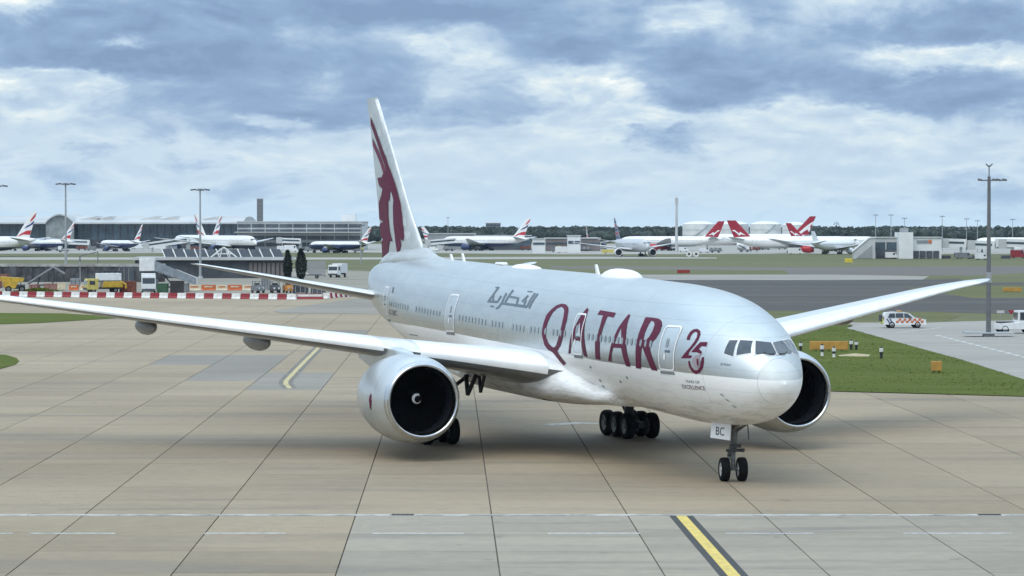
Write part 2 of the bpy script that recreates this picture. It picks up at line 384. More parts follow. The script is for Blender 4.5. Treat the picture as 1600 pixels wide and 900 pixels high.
# grass tufts on the lawns
tv = MB()
poly = [(p.x, p.y) for p in px((1301, 612), (1600, 620), (1660, 622), (1660, 610), (1500, 561), (1322, 512), (1240, 508), (1240, 609))]
def inside(x, y, P):
    r = False; n_ = len(P)
    for k in range(n_):
        (xa, ya), (xb, yb) = P[k], P[k-1]
        if (ya > y) != (yb > y) and x < (xb-xa)*(y-ya)/(yb-ya)+xa: r = not r
    return r
xs = [p[0] for p in poly]; ys = [p[1] for p in poly]; cnt = 0
while cnt < 3500:
    x, y = rnd.uniform(min(xs), max(xs)), rnd.uniform(min(ys), max(ys))
    if not inside(x, y, poly): continue
    if math.sin(y*.35+math.sin(x*.2)*2)+math.sin(x*.5+y*.11) < rnd.uniform(-1.6, 1.2): continue
    h = rnd.uniform(.02, .06)*(1.6 if rnd.random() < .05 else 1); cnt += 1
    for q in range(2):
        a = rnd.uniform(0, 6.28); w = rnd.uniform(.02, .06); ca, sa = math.cos(a)*w, math.sin(a)*w
        l = rnd.uniform(-.1, .1)
        tv.add([(x-ca, y-sa, .05), (x+ca, y+sa, .05), (x+l, y+l*.5, .05+h)], [(0, 1, 2)])
tag(tv.build('grass_tufts', M_GRASS, None, fix=False), 'short mown green grass covering the triangle beside the service road', 'grass', kind='stuff')
# outlines of the painted livery, in metres: station aft of the nose, height
LETTERS=[([(20.64,7.69),(20.05,7.67),(19.56,7.54),(19.29,7.36),(19.04,6.93),(19.09,6.42),(19.26,5.97),(19.57,5.64),(20.16,5.32),(19.36,4.77),(19.9,4.62),(20.63,5.15),(20.91,5.27),(21.48,5.37),(21.84,5.58),(21.99,5.87),(22.12,6.06),(22.1,6.28),(22.07,6.67),(21.98,7.09),(21.65,7.36),(21.18,7.6)],[(20.49,7.54),(20.11,7.48),(19.81,7.35),(19.61,7.04),(19.55,6.66),(19.65,6.28),(19.88,5.92),(20.2,5.62),(20.51,5.51),(20.86,5.53),(21.22,5.67),(21.53,5.95),(21.64,6.24),(21.58,6.59),(21.41,6.95),(21.25,7.24),(20.9,7.46)]),([(17.12,7.58),(16.9,7.51),(16.73,7.22),(16.66,6.94),(16.5,6.51),(16.37,6.14),(16.23,5.78),(16.11,5.24),(16.57,5.25),(16.64,5.61),(16.82,5.94),(17.07,5.98),(17.75,5.97),(17.93,5.83),(18.21,5.54),(18.36,5.3),(18.66,5.3),(18.47,5.53),(18.27,5.92),(18.02,6.33),(17.81,6.62),(17.64,6.88),(17.43,7.26),(17.28,7.4)],[(17.28,6.89),(17.03,6.49),(16.89,6.19),(17.56,6.16),(17.57,6.38),(17.49,6.57)]),([(15.43,7.51),(13.43,7.44),(13.44,7.21),(14.18,7.25),(14.2,6.93),(14.26,6.5),(14.35,6.1),(14.37,5.7),(14.46,5.17),(15.04,5.18),(14.95,5.67),(14.95,5.98),(14.7,6.42),(14.65,6.85),(14.77,7.28),(15.49,7.29)],None),([(11.88,7.43),(11.66,7.38),(11.55,7.01),(11.33,6.57),(11.15,6.1),(11.03,5.75),(10.84,5.4),(10.72,5.01),(11.27,5.02),(11.4,5.31),(11.65,5.84),(12.67,5.82),(12.86,5.55),(13.04,5.15),(13.44,5.16),(13.2,5.47),(12.92,5.94),(12.66,6.31),(12.38,6.8),(12.11,7.14)],[(12.06,6.79),(11.58,6.05),(12.5,6.02),(12.28,6.42)]),([(9.9,7.34),(9.16,7.34),(8.49,7.31),(8.12,7.21),(7.87,7.01),(7.82,6.72),(7.99,6.43),(8.29,6.24),(8.47,6.12),(8.37,5.86),(8.16,5.58),(7.7,4.97),(8.33,4.98),(8.65,5.41),(9.02,5.8),(9.27,6.03),(9.37,5.58),(9.49,4.98),(10.1,4.98),(9.97,5.44),(9.96,5.88),(9.91,6.33),(9.89,6.65),(9.85,7.01)],[(9.16,7.21),(8.75,7.14),(8.59,7.02),(8.54,6.76),(8.68,6.49),(8.93,6.33),(9.24,6.32),(9.27,6.56),(9.23,6.94)]),]
TWENTY=[[(5.43,6.46),(5.48,6.63),(5.45,6.83),(5.34,6.93),(5.12,6.96),(4.89,6.88),(4.73,6.71),(4.68,6.49),(4.75,6.26),(4.91,6.05),(5.02,5.88),(5.02,5.79),(4.74,5.79),(4.84,5.66),(5.54,5.63),(5.26,5.9),(5.0,6.16),(4.87,6.4),(4.85,6.59),(4.94,6.76),(5.11,6.84),(5.24,6.78),(5.27,6.61),(5.23,6.46)],[(4.5,6.39),(4.11,6.41),(4.05,6.21),(4.34,6.22),(4.44,6.1),(4.19,5.97),(4.23,5.87),(4.49,5.94),(4.86,5.93)],[(4.98,5.52),(4.89,5.56),(4.77,5.29),(4.55,5.14),(4.34,5.15),(4.16,5.32),(4.13,5.54),(4.11,5.74),(4.0,5.75),(3.94,5.52),(3.98,5.27),(4.17,5.06),(4.46,4.97),(4.72,5.08),(4.91,5.28)]]
HEAD=[[(4.53,5.8),(4.13,5.91),(4.27,5.74),(4.16,5.51),(4.25,5.28),(4.42,5.22),(4.59,5.33),(4.71,5.49),(4.69,5.66)],[(4.42,5.67),(4.31,5.65),(4.25,5.4),(4.33,5.34),(4.39,5.5)]]
ARABIC=[[(24.87,8.12),(24.88,7.36),(24.59,7.32),(24.55,8.08)],[(25.28,8.14),(25.25,7.45),(24.99,7.41),(24.99,8.1)],[(28.98,7.55),(25.16,7.49),(25.04,7.34),(28.99,7.44)],[(31.21,7.49),(31.14,7.62),(29.58,7.61),(29.64,7.49)],[(30.9,7.57),(30.71,7.84),(30.67,8.24),(30.99,8.29),(31.01,7.89),(31.18,7.62)],[(30.9,7.89),(30.49,7.59),(30.28,7.59),(30.69,7.89)],[(31.17,8.23),(30.66,8.26),(30.86,8.34),(31.37,8.31)],[(29.74,7.89),(29.82,7.54),(29.53,7.5),(29.44,7.85)],[(29.25,8.05),(29.1,7.56),(29.25,7.35),(29.59,7.22),(29.37,7.16),(29.0,7.29),(28.82,7.53),(28.95,8.01)],[(28.63,8.23),(28.67,7.58),(28.38,7.53),(28.3,8.18)],[(28.45,7.92),(26.92,7.86),(26.8,7.76),(28.34,7.81)],[(27.12,7.85),(26.88,7.53),(26.61,7.52),(26.84,7.83)],[(26.02,7.63),(25.86,7.78),(25.67,7.95),(25.94,8.01),(26.12,7.83),(26.26,7.68)],[(26.07,7.86),(25.82,7.72),(25.75,7.5),(25.51,7.47),(25.57,7.7),(25.84,7.87)],[(26.21,7.65),(25.7,7.59),(25.7,7.64),(26.22,7.71)],[(26.31,8.15),(25.56,8.14),(25.68,8.2),(26.44,8.21)],[(30.41,7.27),(29.9,7.26),(29.95,7.34),(30.46,7.35)]]
FINLOGO=[[(61.09,18.63),(60.35,18.18),(59.55,17.59),(58.53,16.81),(57.52,16.06),(56.53,15.23),(56.07,14.82),(57.06,15.04),(58.09,15.87),(59.21,16.76),(60.13,17.47),(61.07,18.12)],[(60.75,17.29),(60.17,16.94),(58.98,16.35),(58.13,15.72),(57.19,15.12),(57.86,14.9),(58.67,15.6),(59.56,16.16),(60.59,16.75)],[(59.56,14.68),(58.31,14.71),(57.86,14.98),(57.06,15.1),(56.09,14.88),(55.48,14.33),(54.79,13.61),(54.14,12.86),(53.54,11.74),(53.16,10.95),(53.41,10.68),(53.99,10.88),(53.71,10.43),(54.25,9.91),(54.58,9.91),(55.0,10.62),(55.48,11.74),(55.65,12.82),(55.55,13.26),(56.14,13.86),(56.53,13.15),(56.8,13.28),(56.8,12.28),(56.41,11.22),(55.75,10.67),(56.54,10.67),(56.81,10.27),(57.35,9.4),(57.65,9.26),(58.6,9.25),(58.83,10.12),(58.89,10.61),(58.32,10.77),(59.0,10.86),(59.23,11.34),(59.27,11.75),(58.21,11.88),(59.37,12.08),(59.41,12.36),(59.36,13.1),(58.54,13.57),(58.2,13.97),(59.09,14.19)]]
# ------------------------------------------------------------------ the airliner (body frame: x aft of nose datum, y starboard, z up)
NX, NY, PSI = 10.02, 122.74, 0.352
SX = [.55, .66, .93, 1.4, 2.05, 2.85, 3.9, 5.2, 7, 9, 11.5, 20, 40, 44, 48, 52, 56, 59, 60.9]
TOP = [4.33, 4.72, 5.12, 5.58, 6.1, 6.62, 7.07, 7.53, 7.97, 8.18, 8.26, 8.27, 8.27, 8.27, 8.25, 8.18, 8.0, 7.62, 7.2]
BOT = [4.33, 3.96, 3.6, 3.2, 2.84, 2.53, 2.3, 2.14, 2.04, 2.01, 2.03, 2.06, 2.08, 2.25, 2.75, 3.45, 4.25, 5.1, 5.7]
HW = [0, .42, .78, 1.18, 1.58, 1.96, 2.34, 2.68, 2.95, 3.06, 3.1, 3.1, 3.1, 3.08, 2.85, 2.35, 1.7, .92, .3]
ZM = [4.33, 4.33, 4.35, 4.4, 4.47, 4.6, 4.78, 4.98, 5.1, 5.15, 5.15, 5.15, 5.15, 5.2, 5.4, 5.7, 6.05, 6.4, 6.5]
def pchip(xs, ys, x):
    xs = np.array(xs, float); ys = np.array(ys, float); x = np.asarray(x, float)
    h = np.diff(xs); dl = np.diff(ys)/h; m = np.zeros(len(xs))
    for i in range(1, len(xs)-1):
        if dl[i-1]*dl[i] > 0:
            w1 = 2*h[i]+h[i-1]; w2 = h[i]+2*h[i-1]; m[i] = (w1+w2)/(w1/dl[i-1]+w2/dl[i])
    m[0] = dl[0]; m[-1] = dl[-1]
    i = np.clip(np.searchsorted(xs, x)-1, 0, len(xs)-2); t = (x-xs[i])/h[i]
    return (1+2*t)*(1-t)**2*ys[i]+t*(1-t)**2*h[i]*m[i]+t*t*(3-2*t)*ys[i+1]+t*t*(t-1)*h[i]*m[i+1]
def body_off(x): return .46+.0165*(x-5.9)+np.interp(x, [8, 18], [0, .14])+np.interp(x, [30, 48], [0, .12])
def prof(x):
    x = np.asarray(x, float); o = body_off(x)
    return pchip(SX, TOP, x)+o, pchip(SX, BOT, x)+o, pchip(SX, HW, x), pchip(SX, ZM, x)+o
def hull(x, z, side=1):
    t, b, w, m = prof(np.clip(x, .55, 60.9)); k = np.where(z > m, (z-m)/np.maximum(t-m, 1e-6), (m-z)/np.maximum(m-b, 1e-6))
    return side*w*np.sqrt(1-np.clip(k, -1, 1)**2)
def hull_pt(x, z, side, off):
    y = float(hull(x, z, 1)); e = .02
    dyx = (float(hull(x+e, z))-float(hull(x-e, z)))/(2*e); dyz = (float(hull(x, z+e))-float(hull(x, z-e)))/(2*e)
    nrm = Vector((-dyx, 1, -dyz)).normalized(); p = Vector((x, y, z))+nrm*off
    return (p.x, p.y*side, p.z)
def gloss(key, col, rough=.25, metal=0.0, coat=.35, grime=.0):
    m = mat(key, col, rough, metal, .05, .7, coat=coat); return m
M_SILV = gloss('paint_silver', (.66, .70, .71), .40, .82)
M_WPAINT = gloss('paint_white', (.84, .84, .84), .3)
M_WING = gloss('paint_wing', (.60, .63, .65), .35)
M_WINGU = gloss('paint_wing_under', (.26, .27, .28), .45, coat=.1)
M_SLAT = mat('slat_paint', (.82, .83, .83), .3, 0, .04, 1.2, coat=.3)
M_LE = mat('bare_metal', (.82, .83, .84), .22, 1.0, .05, 2)
M_MAR = mat('paint_maroon', (.105, .009, .036), .55, 0, .05, .7, spec=.25)
M_MARD = mat('paint_maroon_light', (.16, .03, .07), .55, 0, .05, .7, spec=.25)
M_SLATE = gloss('paint_slate', (.10, .135, .16), .5, coat=.05)
M_GLASS = mat('cockpit_glass', (.03, .042, .055), .06, 0, .1, 3, coat=1.0)
M_PANE = mat('cabin_pane', (.24, .28, .30), .2, 0, .15, 9, coat=.4)
M_TYRE = mat('tyre', (.009, .009, .010), .85, 0, .2, 8, bump=.2, spec=.15)
M_RIM = mat('wheel_rim', (.62, .63, .63), .35, .4, .1, 6)
M_GEAR = mat('gear_grey', (.16, .165, .165), .5, .2, .2, 5)
M_GDARK = mat('gear_dark', (.04, .04, .042), .6, .1, .2, 5)
M_DUCT = mat('inlet_duct', (.014, .016, .022), .5, .2, .1, 3)
M_FAN = mat('fan_blade', (.005, .005, .006), .85, 0, .2, 6, spec=.1)
M_SEAM = mat('seam', (.22, .24, .245), .6)
# hull paint: silver above the cheat line, white below with streaks of grime and painted belly shade
hm = bpy.data.materials.new('hull_paint'); hm.use_nodes = True; t = NT(hm.node_tree); p = t.n['Principled BSDF']
uvn = t.new('ShaderNodeUVMap'); uvn.uv_map = 'body'; bx_, bz_, _ = t.sep(uvn.outputs[0])
co = t.new('ShaderNodeTexCoord').outputs['Object']; ox, oy, oz = t.sep(co)
grey = t.step(bz_, -.012, .012)
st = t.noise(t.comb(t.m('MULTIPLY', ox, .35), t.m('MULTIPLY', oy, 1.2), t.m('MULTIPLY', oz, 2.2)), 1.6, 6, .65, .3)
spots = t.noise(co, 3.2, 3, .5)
dirt_shade = t.m('ADD', t.m('MULTIPLY', t.step(st, .42, .75), t.step(bz_, .2, -2.2)), t.m('MULTIPLY', t.step(bz_, -1.1, -2.9), .55), clamp=True)  # grime streaks, plus a bottom darkening painted in as wear and belly shade
wht = t.mix(t.m('MULTIPLY', dirt_shade, .62), (.88, .88, .87), (.36, .345, .30))
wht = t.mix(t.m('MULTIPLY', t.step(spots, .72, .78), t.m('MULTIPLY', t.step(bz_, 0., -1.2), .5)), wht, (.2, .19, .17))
slv = t.mix(t.step(t.noise(t.comb(t.m('MULTIPLY', ox, .6), oy, t.m('MULTIPLY', oz, 1.8)), 1.0, 5, .6), .3, .75), (.58, .61, .605), (.65, .675, .665))
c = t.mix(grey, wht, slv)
seams = None
for xs_ in (1.19, 4.0, 11.0, 15.4, 22.3, 28.7, 34.6, 41.2, 46.6, 51.4, 55.6):
    s_ = t.m('LESS_THAN', t.m('ABSOLUTE', t.m('SUBTRACT', ox, xs_)), .016 if xs_ < 2 else .011)
    s_ = t.m('MULTIPLY', s_, .26 if xs_ < 2 else .36); seams = s_ if seams is None else t.m('MAXIMUM', seams, s_)
for dz_ in (2.95, 2.3, 1.75, .35, -.6, -1.3, -2.1):
    s_ = t.m('MULTIPLY', t.m('LESS_THAN', t.m('ABSOLUTE', t.m('SUBTRACT', bz_, dz_)), .009), .26); seams = t.m('MAXIMUM', seams, s_)
c = t.mix(seams, c, (.12, .125, .13))
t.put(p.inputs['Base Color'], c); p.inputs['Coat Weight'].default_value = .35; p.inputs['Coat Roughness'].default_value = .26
radm = t.step(ox, 1.16, 1.21)
t.put(p.inputs['Metallic'], t.m('MULTIPLY', grey, t.m('MULTIPLY_ADD', radm, .84, .10))); t.put(p.inputs['Roughness'], t.m('ADD', t.m('MULTIPLY_ADD', dirt_shade, .3, .36), t.m('MULTIPLY', t.step(ox, 5.5, 1.0), .2)))
wv = t.new('ShaderNodeBump'); wv.inputs['Strength'].default_value = .12; wv.inputs['Distance'].default_value = .05
t.put(wv.inputs['Height'], t.noise(t.comb(t.m('MULTIPLY', ox, 1.6), t.m('MULTIPLY', oy, .5), t.m('MULTIPLY', oz, .9)), 1, 2, .4)); t.put(p.inputs['Coat Normal'], wv.outputs[0]); t.put(p.inputs['Normal'], wv.outputs[0])

plane = thing('airliner', 'large silver and white twin-engine airliner with maroon titles and antelope tail taxiing across the apron', 'airliner',
              (NX+5.9*math.sin(PSI), NY-5.9*math.cos(PSI), 0), PSI+math.pi/2)
st_x = np.concatenate([[.55], .55+np.linspace(.0, 1, 36)[1:]**1.6*7.5, np.linspace(8.6, 60.9, 92)]); NA = 80
ang = np.linspace(0, 2*np.pi, NA, endpoint=False); T_, B_, W_, Z_ = prof(st_x); rings = []
for k in range(len(st_x)):
    r = []
    for a in ang:
        c_ = math.cos(a); r.append((float(st_x[k]), float(W_[k]*math.sin(a)), float(Z_[k]+(T_[k]-Z_[k])*c_ if c_ > 0 else Z_[k]+(Z_[k]-B_[k])*c_)))
    rings.append(r)
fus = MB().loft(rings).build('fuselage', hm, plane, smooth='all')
LX, LZ = [0, .8, 2.0, 3.4, 6.2, 14.3, 18.6, 30, 38.4, 43.1, 51.1, 57, 62], [4.82, 4.85, 4.9, 4.95, 5.02, 5.10, 5.21, 5.5, 5.74, 5.85, 5.88, 6.05, 6.3]
uvl = fus.data.uv_layers.new(name='body'); vi = np.zeros(len(fus.data.loops), int); fus.data.loops.foreach_get('vertex_index', vi)
vc = np.zeros(len(fus.data.vertices)*3); fus.data.vertices.foreach_get('co', vc); vc = vc.reshape(-1, 3)
uvl.data.foreach_set('uv', np.stack([vc[vi, 0], vc[vi, 2]-np.interp(vc[vi, 0], LX, LZ)], -1).ravel())

def decal(name, outline, m, parent, side=1, off=.012, hole=None, grid=.22, mapper=None):
    """a painted shape wrapped on the hull"""
    bm = bmesh.new(); es = []
    for loop in ([outline] if not hole else [outline, hole]):
        vs = [bm.verts.new((x, 0, z)) for x, z in loop]
        es += [bm.edges.new((vs[i], vs[(i+1) % len(vs)])) for i in range(len(vs))]
    bmesh.ops.triangle_fill(bm, edges=es, use_beauty=True, normal=(0, -1, 0))
    for ax in (0, 2):
        lo = min(v.co[ax] for v in bm.verts); hi = max(v.co[ax] for v in bm.verts)
        k = math.ceil(lo/grid)
        while k*grid < hi:
            nr = (1, 0, 0) if ax == 0 else (0, 0, 1)
            bmesh.ops.bisect_plane(bm, geom=bm.verts[:]+bm.edges[:]+bm.faces[:], plane_co=[c*k*grid for c in nr], plane_no=nr, dist=1e-5); k += 1
    for v in bm.verts: v.co = (mapper or (lambda x, z: hull_pt(x, z, side, off)))(v.co.x, v.co.z)
    bmesh.ops.recalc_face_normals(bm, faces=bm.faces)
    me = bpy.data.meshes.new(name); bm.to_mesh(me); bm.free()
    me.polygons.foreach_set('use_smooth', [True]*len(me.polygons))
    return link(name, me, m, parent)
def rrect(x0, x1, z0, z1, r, n=4):
    o = []
    for cx, cz, a0 in ((x1-r, z1-r, 0), (x0+r, z1-r, 90), (x0+r, z0+r, 180), (x1-r, z0+r, 270)):
        for k in range(n+1):
            a = math.radians(a0+90*k/n); o.append((cx+r*math.cos(a), cz+r*math.sin(a)))
    return o
for o_, h_ in LETTERS: decal('title_letter', o_, M_MAR, fus, hole=h_, off=.014)
for q in TWENTY: decal('anniversary_emblem', q, M_MAR, fus, off=.014, grid=.15)
decal('emblem_grey_field', HEAD[0], mat('emblem_grey', (.30, .25, .28), .4), fus, off=.012, grid=.15); decal('emblem_head', HEAD[1], M_MAR, fus, off=.018, grid=.15)  # printed grey field of the emblem, with the dark head over it
for q in ARABIC: decal('arabic_title', q, M_SLATE, fus, off=.012)
def text_mesh(s, shear=0.0):
    cu = bpy.data.curves.new('txt', 'FONT'); cu.body = s; cu.size = 1; cu.shear = shear; cu.resolution_u = 3
    ob = bpy.data.objects.new('txt', cu); COL.objects.link(ob); dg = bpy.context.evaluated_depsgraph_get()
    me = bpy.data.meshes.new_from_object(ob.evaluated_get(dg)); bpy.data.objects.remove(ob); bpy.data.curves.remove(cu)
    return me
def text_on(name, s, m, parent, fn):
    """fn maps text x,y in 0..1 to a point"""
    me = text_mesh(s); xs_ = [v.co.x for v in me.vertices]; ys_ = [v.co.y for v in me.vertices]
    a, b, c_, e = min(xs_), max(xs_), min(ys_), max(ys_)
    for v in me.vertices: v.co = fn((v.co.x-a)/(b-a), (v.co.y-c_)/max(e-c_, 1e-6))
    me.update(); return link(name, me, m, parent)
lerp = lambda a, b, t: a+(b-a)*t
text_on('slogan', 'YEARS OF', M_SLATE, fus, lambda a, b: hull_pt(lerp(5.37, 4.31, a), lerp(4.555, 4.68, b), 1, .012))
text_on('slogan', 'EXCELLENCE', M_MAR, fus, lambda a, b: hull_pt(lerp(5.76, 4.03, a), lerp(4.27, 4.45, b), 1, .012))
text_on('aircraft_name', 'Al Wakra', M_SLATE, fus, lambda a, b: hull_pt(lerp(2.99, 2.46, a), lerp(5.42, 5.53, b), 1, .01))
text_on('registration', 'A7-BBC', M_SLATE, fus, lambda a, b: hull_pt(lerp(48.9, 46.6, a), lerp(6.3, 6.62, b), 1, .012))
decal('vent', [(48.55, 7.95), (48.25, 7.95), (48.05, 7.62), (48.35, 7.62)], M_SLATE, fus)
decal('outflow_valve', rrect(46.9, 48.2, 7.0, 7.04, .01, 1), M_SEAM, fus)
# doors
DOOR = [(6.08, 7.50, 5.02, 7.06), (16.72, 17.98, 5.28, 7.31), (35.83, 37.36, 5.72, 7.81), (49.3, 50.6, 6.02, 7.98)]
for k, (a, b, lo, hi) in enumerate(DOOR):
    o_ = rrect(a, b, lo, hi, .22); i_ = rrect(a+.09, b-.09, lo+.085, hi-.085, .16)
    dpl = decal('door', rrect(a+.12, b-.12, lo+.11, hi-.11, .15), M_SILV if k != 1 else M_SILV, fus, off=.006)
    if k < 3: dpl.data.materials[0] = M_SILV
    decal('door_outline', o_, M_WPAINT, dpl, hole=i_, off=.017 if k != 1 else .02)
    if k == 3: dpl.hide_render = False
    decal('door_window', rrect(a+.62, a+.86, lo+1.05, lo+1.45, .1), M_PANE, dpl, off=.02)
    decal('door_handle', rrect(a+.40, a+.85, lo+.82, lo+.93, .04), M_SLATE, dpl, off=.02)
    decal('door_placard', rrect(a+.78, a+.93, lo+.50, lo+.76, .03), M_WPAINT, dpl, off=.02)
    decal('sill_plate', rrect(a+.05, b-.05, lo-.16, lo-.03, .03), M_SEAM, dpl, off=.014)
# cabin windows
wx = [8.4+.533*i for i in range(15)] + [19.0+.533*i for i in range(31) if i not in (4, 10, 15, 16, 21)] + [38.4+.533*i for i in range(20) if i not in (9, 10)]
for x in wx:
    if not (16.4 < x < 18.4 or 35.5 < x < 37.7):
        zc = float(np.interp(x, [9.5, 13.3, 18.4, 24.7, 31, 48], [6.17, 6.19, 6.25, 6.30, 6.44, 6.98]))
        decal('cabin_window', rrect(x-.115, x+.115, zc-.165, zc+.165, .1, 2), M_PANE, fus, off=.019, grid=5)
# cockpit glazing
CW = [[(3.08, 6.49), (2.77, 6.50), (2.50, 5.84), (2.97, 5.955)], [(2.67, 6.51), (2.30, 6.485), (1.93, 6.0), (2.38, 5.90)]]
def pane_pts(side):
    out = []
    for q in CW: out.append([Vector(hull_pt(x, zz, side, .012)) for x, zz in q])
    def on_top(s_, zz):          # point of the nose at lateral s_, height zz
        lo, hi = .6, 4.5
        for _ in range(40):
            m_ = (lo+hi)/2
            t_, b_, w_, mm = [float(q) for q in prof(m_)]
            inside_ = zz < t_ and abs(s_) < w_*math.sqrt(max(0, 1-((zz-mm)/(t_-mm))**2)) if zz > mm else True
            if inside_: hi = m_
            else: lo = m_
        return Vector((hi-.014, s_*side, zz+.006))
    out.append([on_top(.64, 6.475), on_top(.06, 6.41), on_top(.06, 5.97), on_top(.87, 5.96)])
    return out
def shrink(q, f): c_ = sum(q, Vector())/4; return [c_+(v-c_)*f for v in q]
for side in (1, -1):
    for k, q in enumerate(pane_pts(side)):
        q = shrink(q, 1.05); big = shrink(q, 1.12); N_ = 6
        def patch(q, off):
            mb = MB(); g_ = []
            for a in range(N_+1):
                for b in range(N_+1):
                    pt = q[0].lerp(q[1], a/N_).lerp(q[3].lerp(q[2], a/N_), b/N_)
                    yy = float(hull(pt.x, pt.z)); cur = abs(pt.y)
                    if k < 2: pt = Vector(hull_pt(pt.x, pt.z, side, off))
                    else: pt = pt+Vector((-.018*off/.012, 0, .012*off/.012))
                    g_.append(pt)
            return mb.add(g_, [(a*(N_+1)+b, a*(N_+1)+b+1, (a+1)*(N_+1)+b+1, (a+1)*(N_+1)+b) for a in range(N_) for b in range(N_)])
        fr = patch(big, .008 if k < 2 else .001).build('window_surround', M_WPAINT if k < 3 else M_SILV, fus, smooth='all')
        patch(q, .020 if k < 2 else .030).build('cockpit_window', M_GLASS, fr, smooth='all')
    MB().path([(1.36, side*.12, 5.96), (1.40, side*.42, 5.97), (1.55, side*.55, 6.05)], .025).build('wiper', M_GDARK, fus)
for x, zz in ((3.05, 4.14), (2.88, 3.92)): decal('pitot_probe', [(x+.12, zz+.05), (x-.02, zz+.03), (x-.15, zz-.07), (x-.02, zz-.05)], M_SEAM, fus, off=.05)
decal('pitot_probe', [(2.80, 3.70), (2.72, 3.69), (2.60, 3.58), (2.72, 3.60)], M_SEAM, fus, off=.05)
for x, zz in ((16.07, 4.74), (15.69, 4.09), (15.9, 3.8), (11.62, 4.46), (12.8, 4.2)): decal('access_panel', rrect(x-.12, x+.12, zz-.06, zz+.06, .05, 2), M_SEAM, fus, off=.012)
decal('cargo_hatch', rrect(9.9, 12.6, 3.0, 3.03, .012, 1), M_SEAM, fus); decal('cargo_hatch', rrect(43.0, 44.9, 5.25, 5.30, .02, 1), M_SEAM, fus)
for x, h, c_ in ((45.1, .34, .5), (43.0, .44, .55), (22.2, .48, .5)):
    zt = float(prof(x)[0])
    MB().prism([(x-.18, zt-.1), (x+.22, zt-.1), (x+.42, zt+h), (x+.22, zt+h)], 'y', -.05, .05).build('blade_antenna', M_WPAINT, fus, bevel=.02)
def dome(x0, x1, h, w, k=.75):
    r = []
    for i in range(17):
        t_ = i/16; x = lerp(x0, x1, t_); s_ = max(.02, (1-abs(2*t_-1)**3.0))**.6; zt = float(prof(x)[0])-.22
        r.append([(x, w*s_*math.sin(a), zt+max(0, math.cos(a))*(h+.22)*s_ + min(0, math.cos(a))*.1) for a in np.linspace(0, 2*np.pi, 20, endpoint=False)])
    return MB().loft(r).build('satellite_dome', mat('dome_white', (.83, .83, .82), .4, 0, .03), fus, smooth='all')
dome(17.0, 21.2, .36, .75); dome(30.4, 34.9, .17, .55)
MB().box((36.7, 0, float(prof(36.7)[0])+.08), (1.2, .4, .14), top=(.9, .8)).build('beacon_fairing', M_WPAINT, fus, bevel=.05)

# wing to body fairing
fr_x = np.linspace(15.2, 39.5, 44); rings = []
for x in fr_x:
    k = float(pchip([15.2, 17.2, 19, 21.5, 25, 32, 36, 39.5], [0, .22, .5, .85, 1, 1, .55, 0], x)); tb, bb, wb, mb_ = [float(q) for q in prof(x)]
    lo = bb-.50*k+.05; hi = 3.2+1.9*k**.5+.02*(x-20); hi = max(hi, lo+1); w_ = 2.3+1.38*k**.6; zc = lo+(hi-lo)*.48
    rings.append([(float(x), w_*math.copysign(abs(math.sin(a))**.72, math.sin(a)), zc+(hi-zc if math.cos(a) > 0 else zc-lo)*math.copysign(abs(math.cos(a))**.72, math.cos(a))) for a in np.linspace(0, 2*np.pi, 48, endpoint=False)])
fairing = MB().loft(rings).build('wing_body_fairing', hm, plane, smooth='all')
uvl = fairing.data.uv_layers.new(name='body')
for l in fairing.data.loops:
    q = fairing.data.vertices[l.vertex_index].co; uvl.data[l.index].uv = (q.x, min(-.1, q.z-5.5))
MB().box((22.3, 2.55, 2.86), (1.0, .5, .2), rz=.12).build('ram_air_inlet', M_GDARK, fairing)
for sd in (1, -1): MB().tube((20.55, sd*3.72, 4.42), (20.8, sd*3.72, 4.42), .2, .16, 14).build('landing_light', M_GLASS, fairing)

# wings
def LEx(s): return 20.2+(s-3.5)*.655 if s <= 31.5 else 38.54+(s-31.5)*.655+(s-31.5)**2*.24
SP = [2.0, 3.5, 5, 7, 9, 10.6, 12, 15, 18, 21, 24, 27, 29.5, 31.5, 32.6, 33.5, 34.0]
CHD = [14.6, 13.3, 12.35, 11.2, 10.2, 9.5, 8.95, 7.95, 7.0, 6.05, 5.1, 4.15, 3.35, 2.7, 1.95, 1.15, .45]
TCR = [.145, .14, .13, .122, .116, .112, .11, .106, .103, .10, .098, .096, .095, .094, .09, .085, .08]
def LEz(s): return 4.46+(s-3.5)*.135-.0006*max(0, s-27)**2*8
def airfoil(n_=15):
    up, lo = [], []
    for i in range(n_+1):
        x = (1-math.cos(math.pi*i/n_))/2
        yt = 5*(.2969*math.sqrt(x)-.126*x-.3516*x*x+.2843*x**3-.1036*x**4); cam_ = .018*(1-(2*x-1)**2)*(.4+x)
        up.append((x, yt*.98, cam_)); lo.append((x, -yt*.95, cam_))
    return up, lo
UP, LO = airfoil()
def wing_sec(k, side, pts):
    s, c_, tc_ = SP[k], CHD[k], TCR[k]; inc = math.radians(float(np.interp(s, [2, 12, 34], [3.0, 1.4, -.6])))
    return [(LEx(s)+x*c_*math.cos(inc), s*side, LEz(s)-x*c_*math.sin(inc)+(y*tc_/1.0+cm)*c_) for x, y, cm in pts]
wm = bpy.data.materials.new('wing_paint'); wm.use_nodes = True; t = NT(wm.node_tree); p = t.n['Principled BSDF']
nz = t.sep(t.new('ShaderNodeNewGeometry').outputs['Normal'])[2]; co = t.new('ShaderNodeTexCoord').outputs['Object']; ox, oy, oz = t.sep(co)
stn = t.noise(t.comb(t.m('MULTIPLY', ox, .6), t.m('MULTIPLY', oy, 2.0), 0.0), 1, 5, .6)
upc = t.mix(t.step(stn, .35, .75), (.70, .725, .73), (.60, .63, .645)); dnc = t.mix(t.step(stn, .35, .75), (.20, .205, .21), (.14, .145, .15))
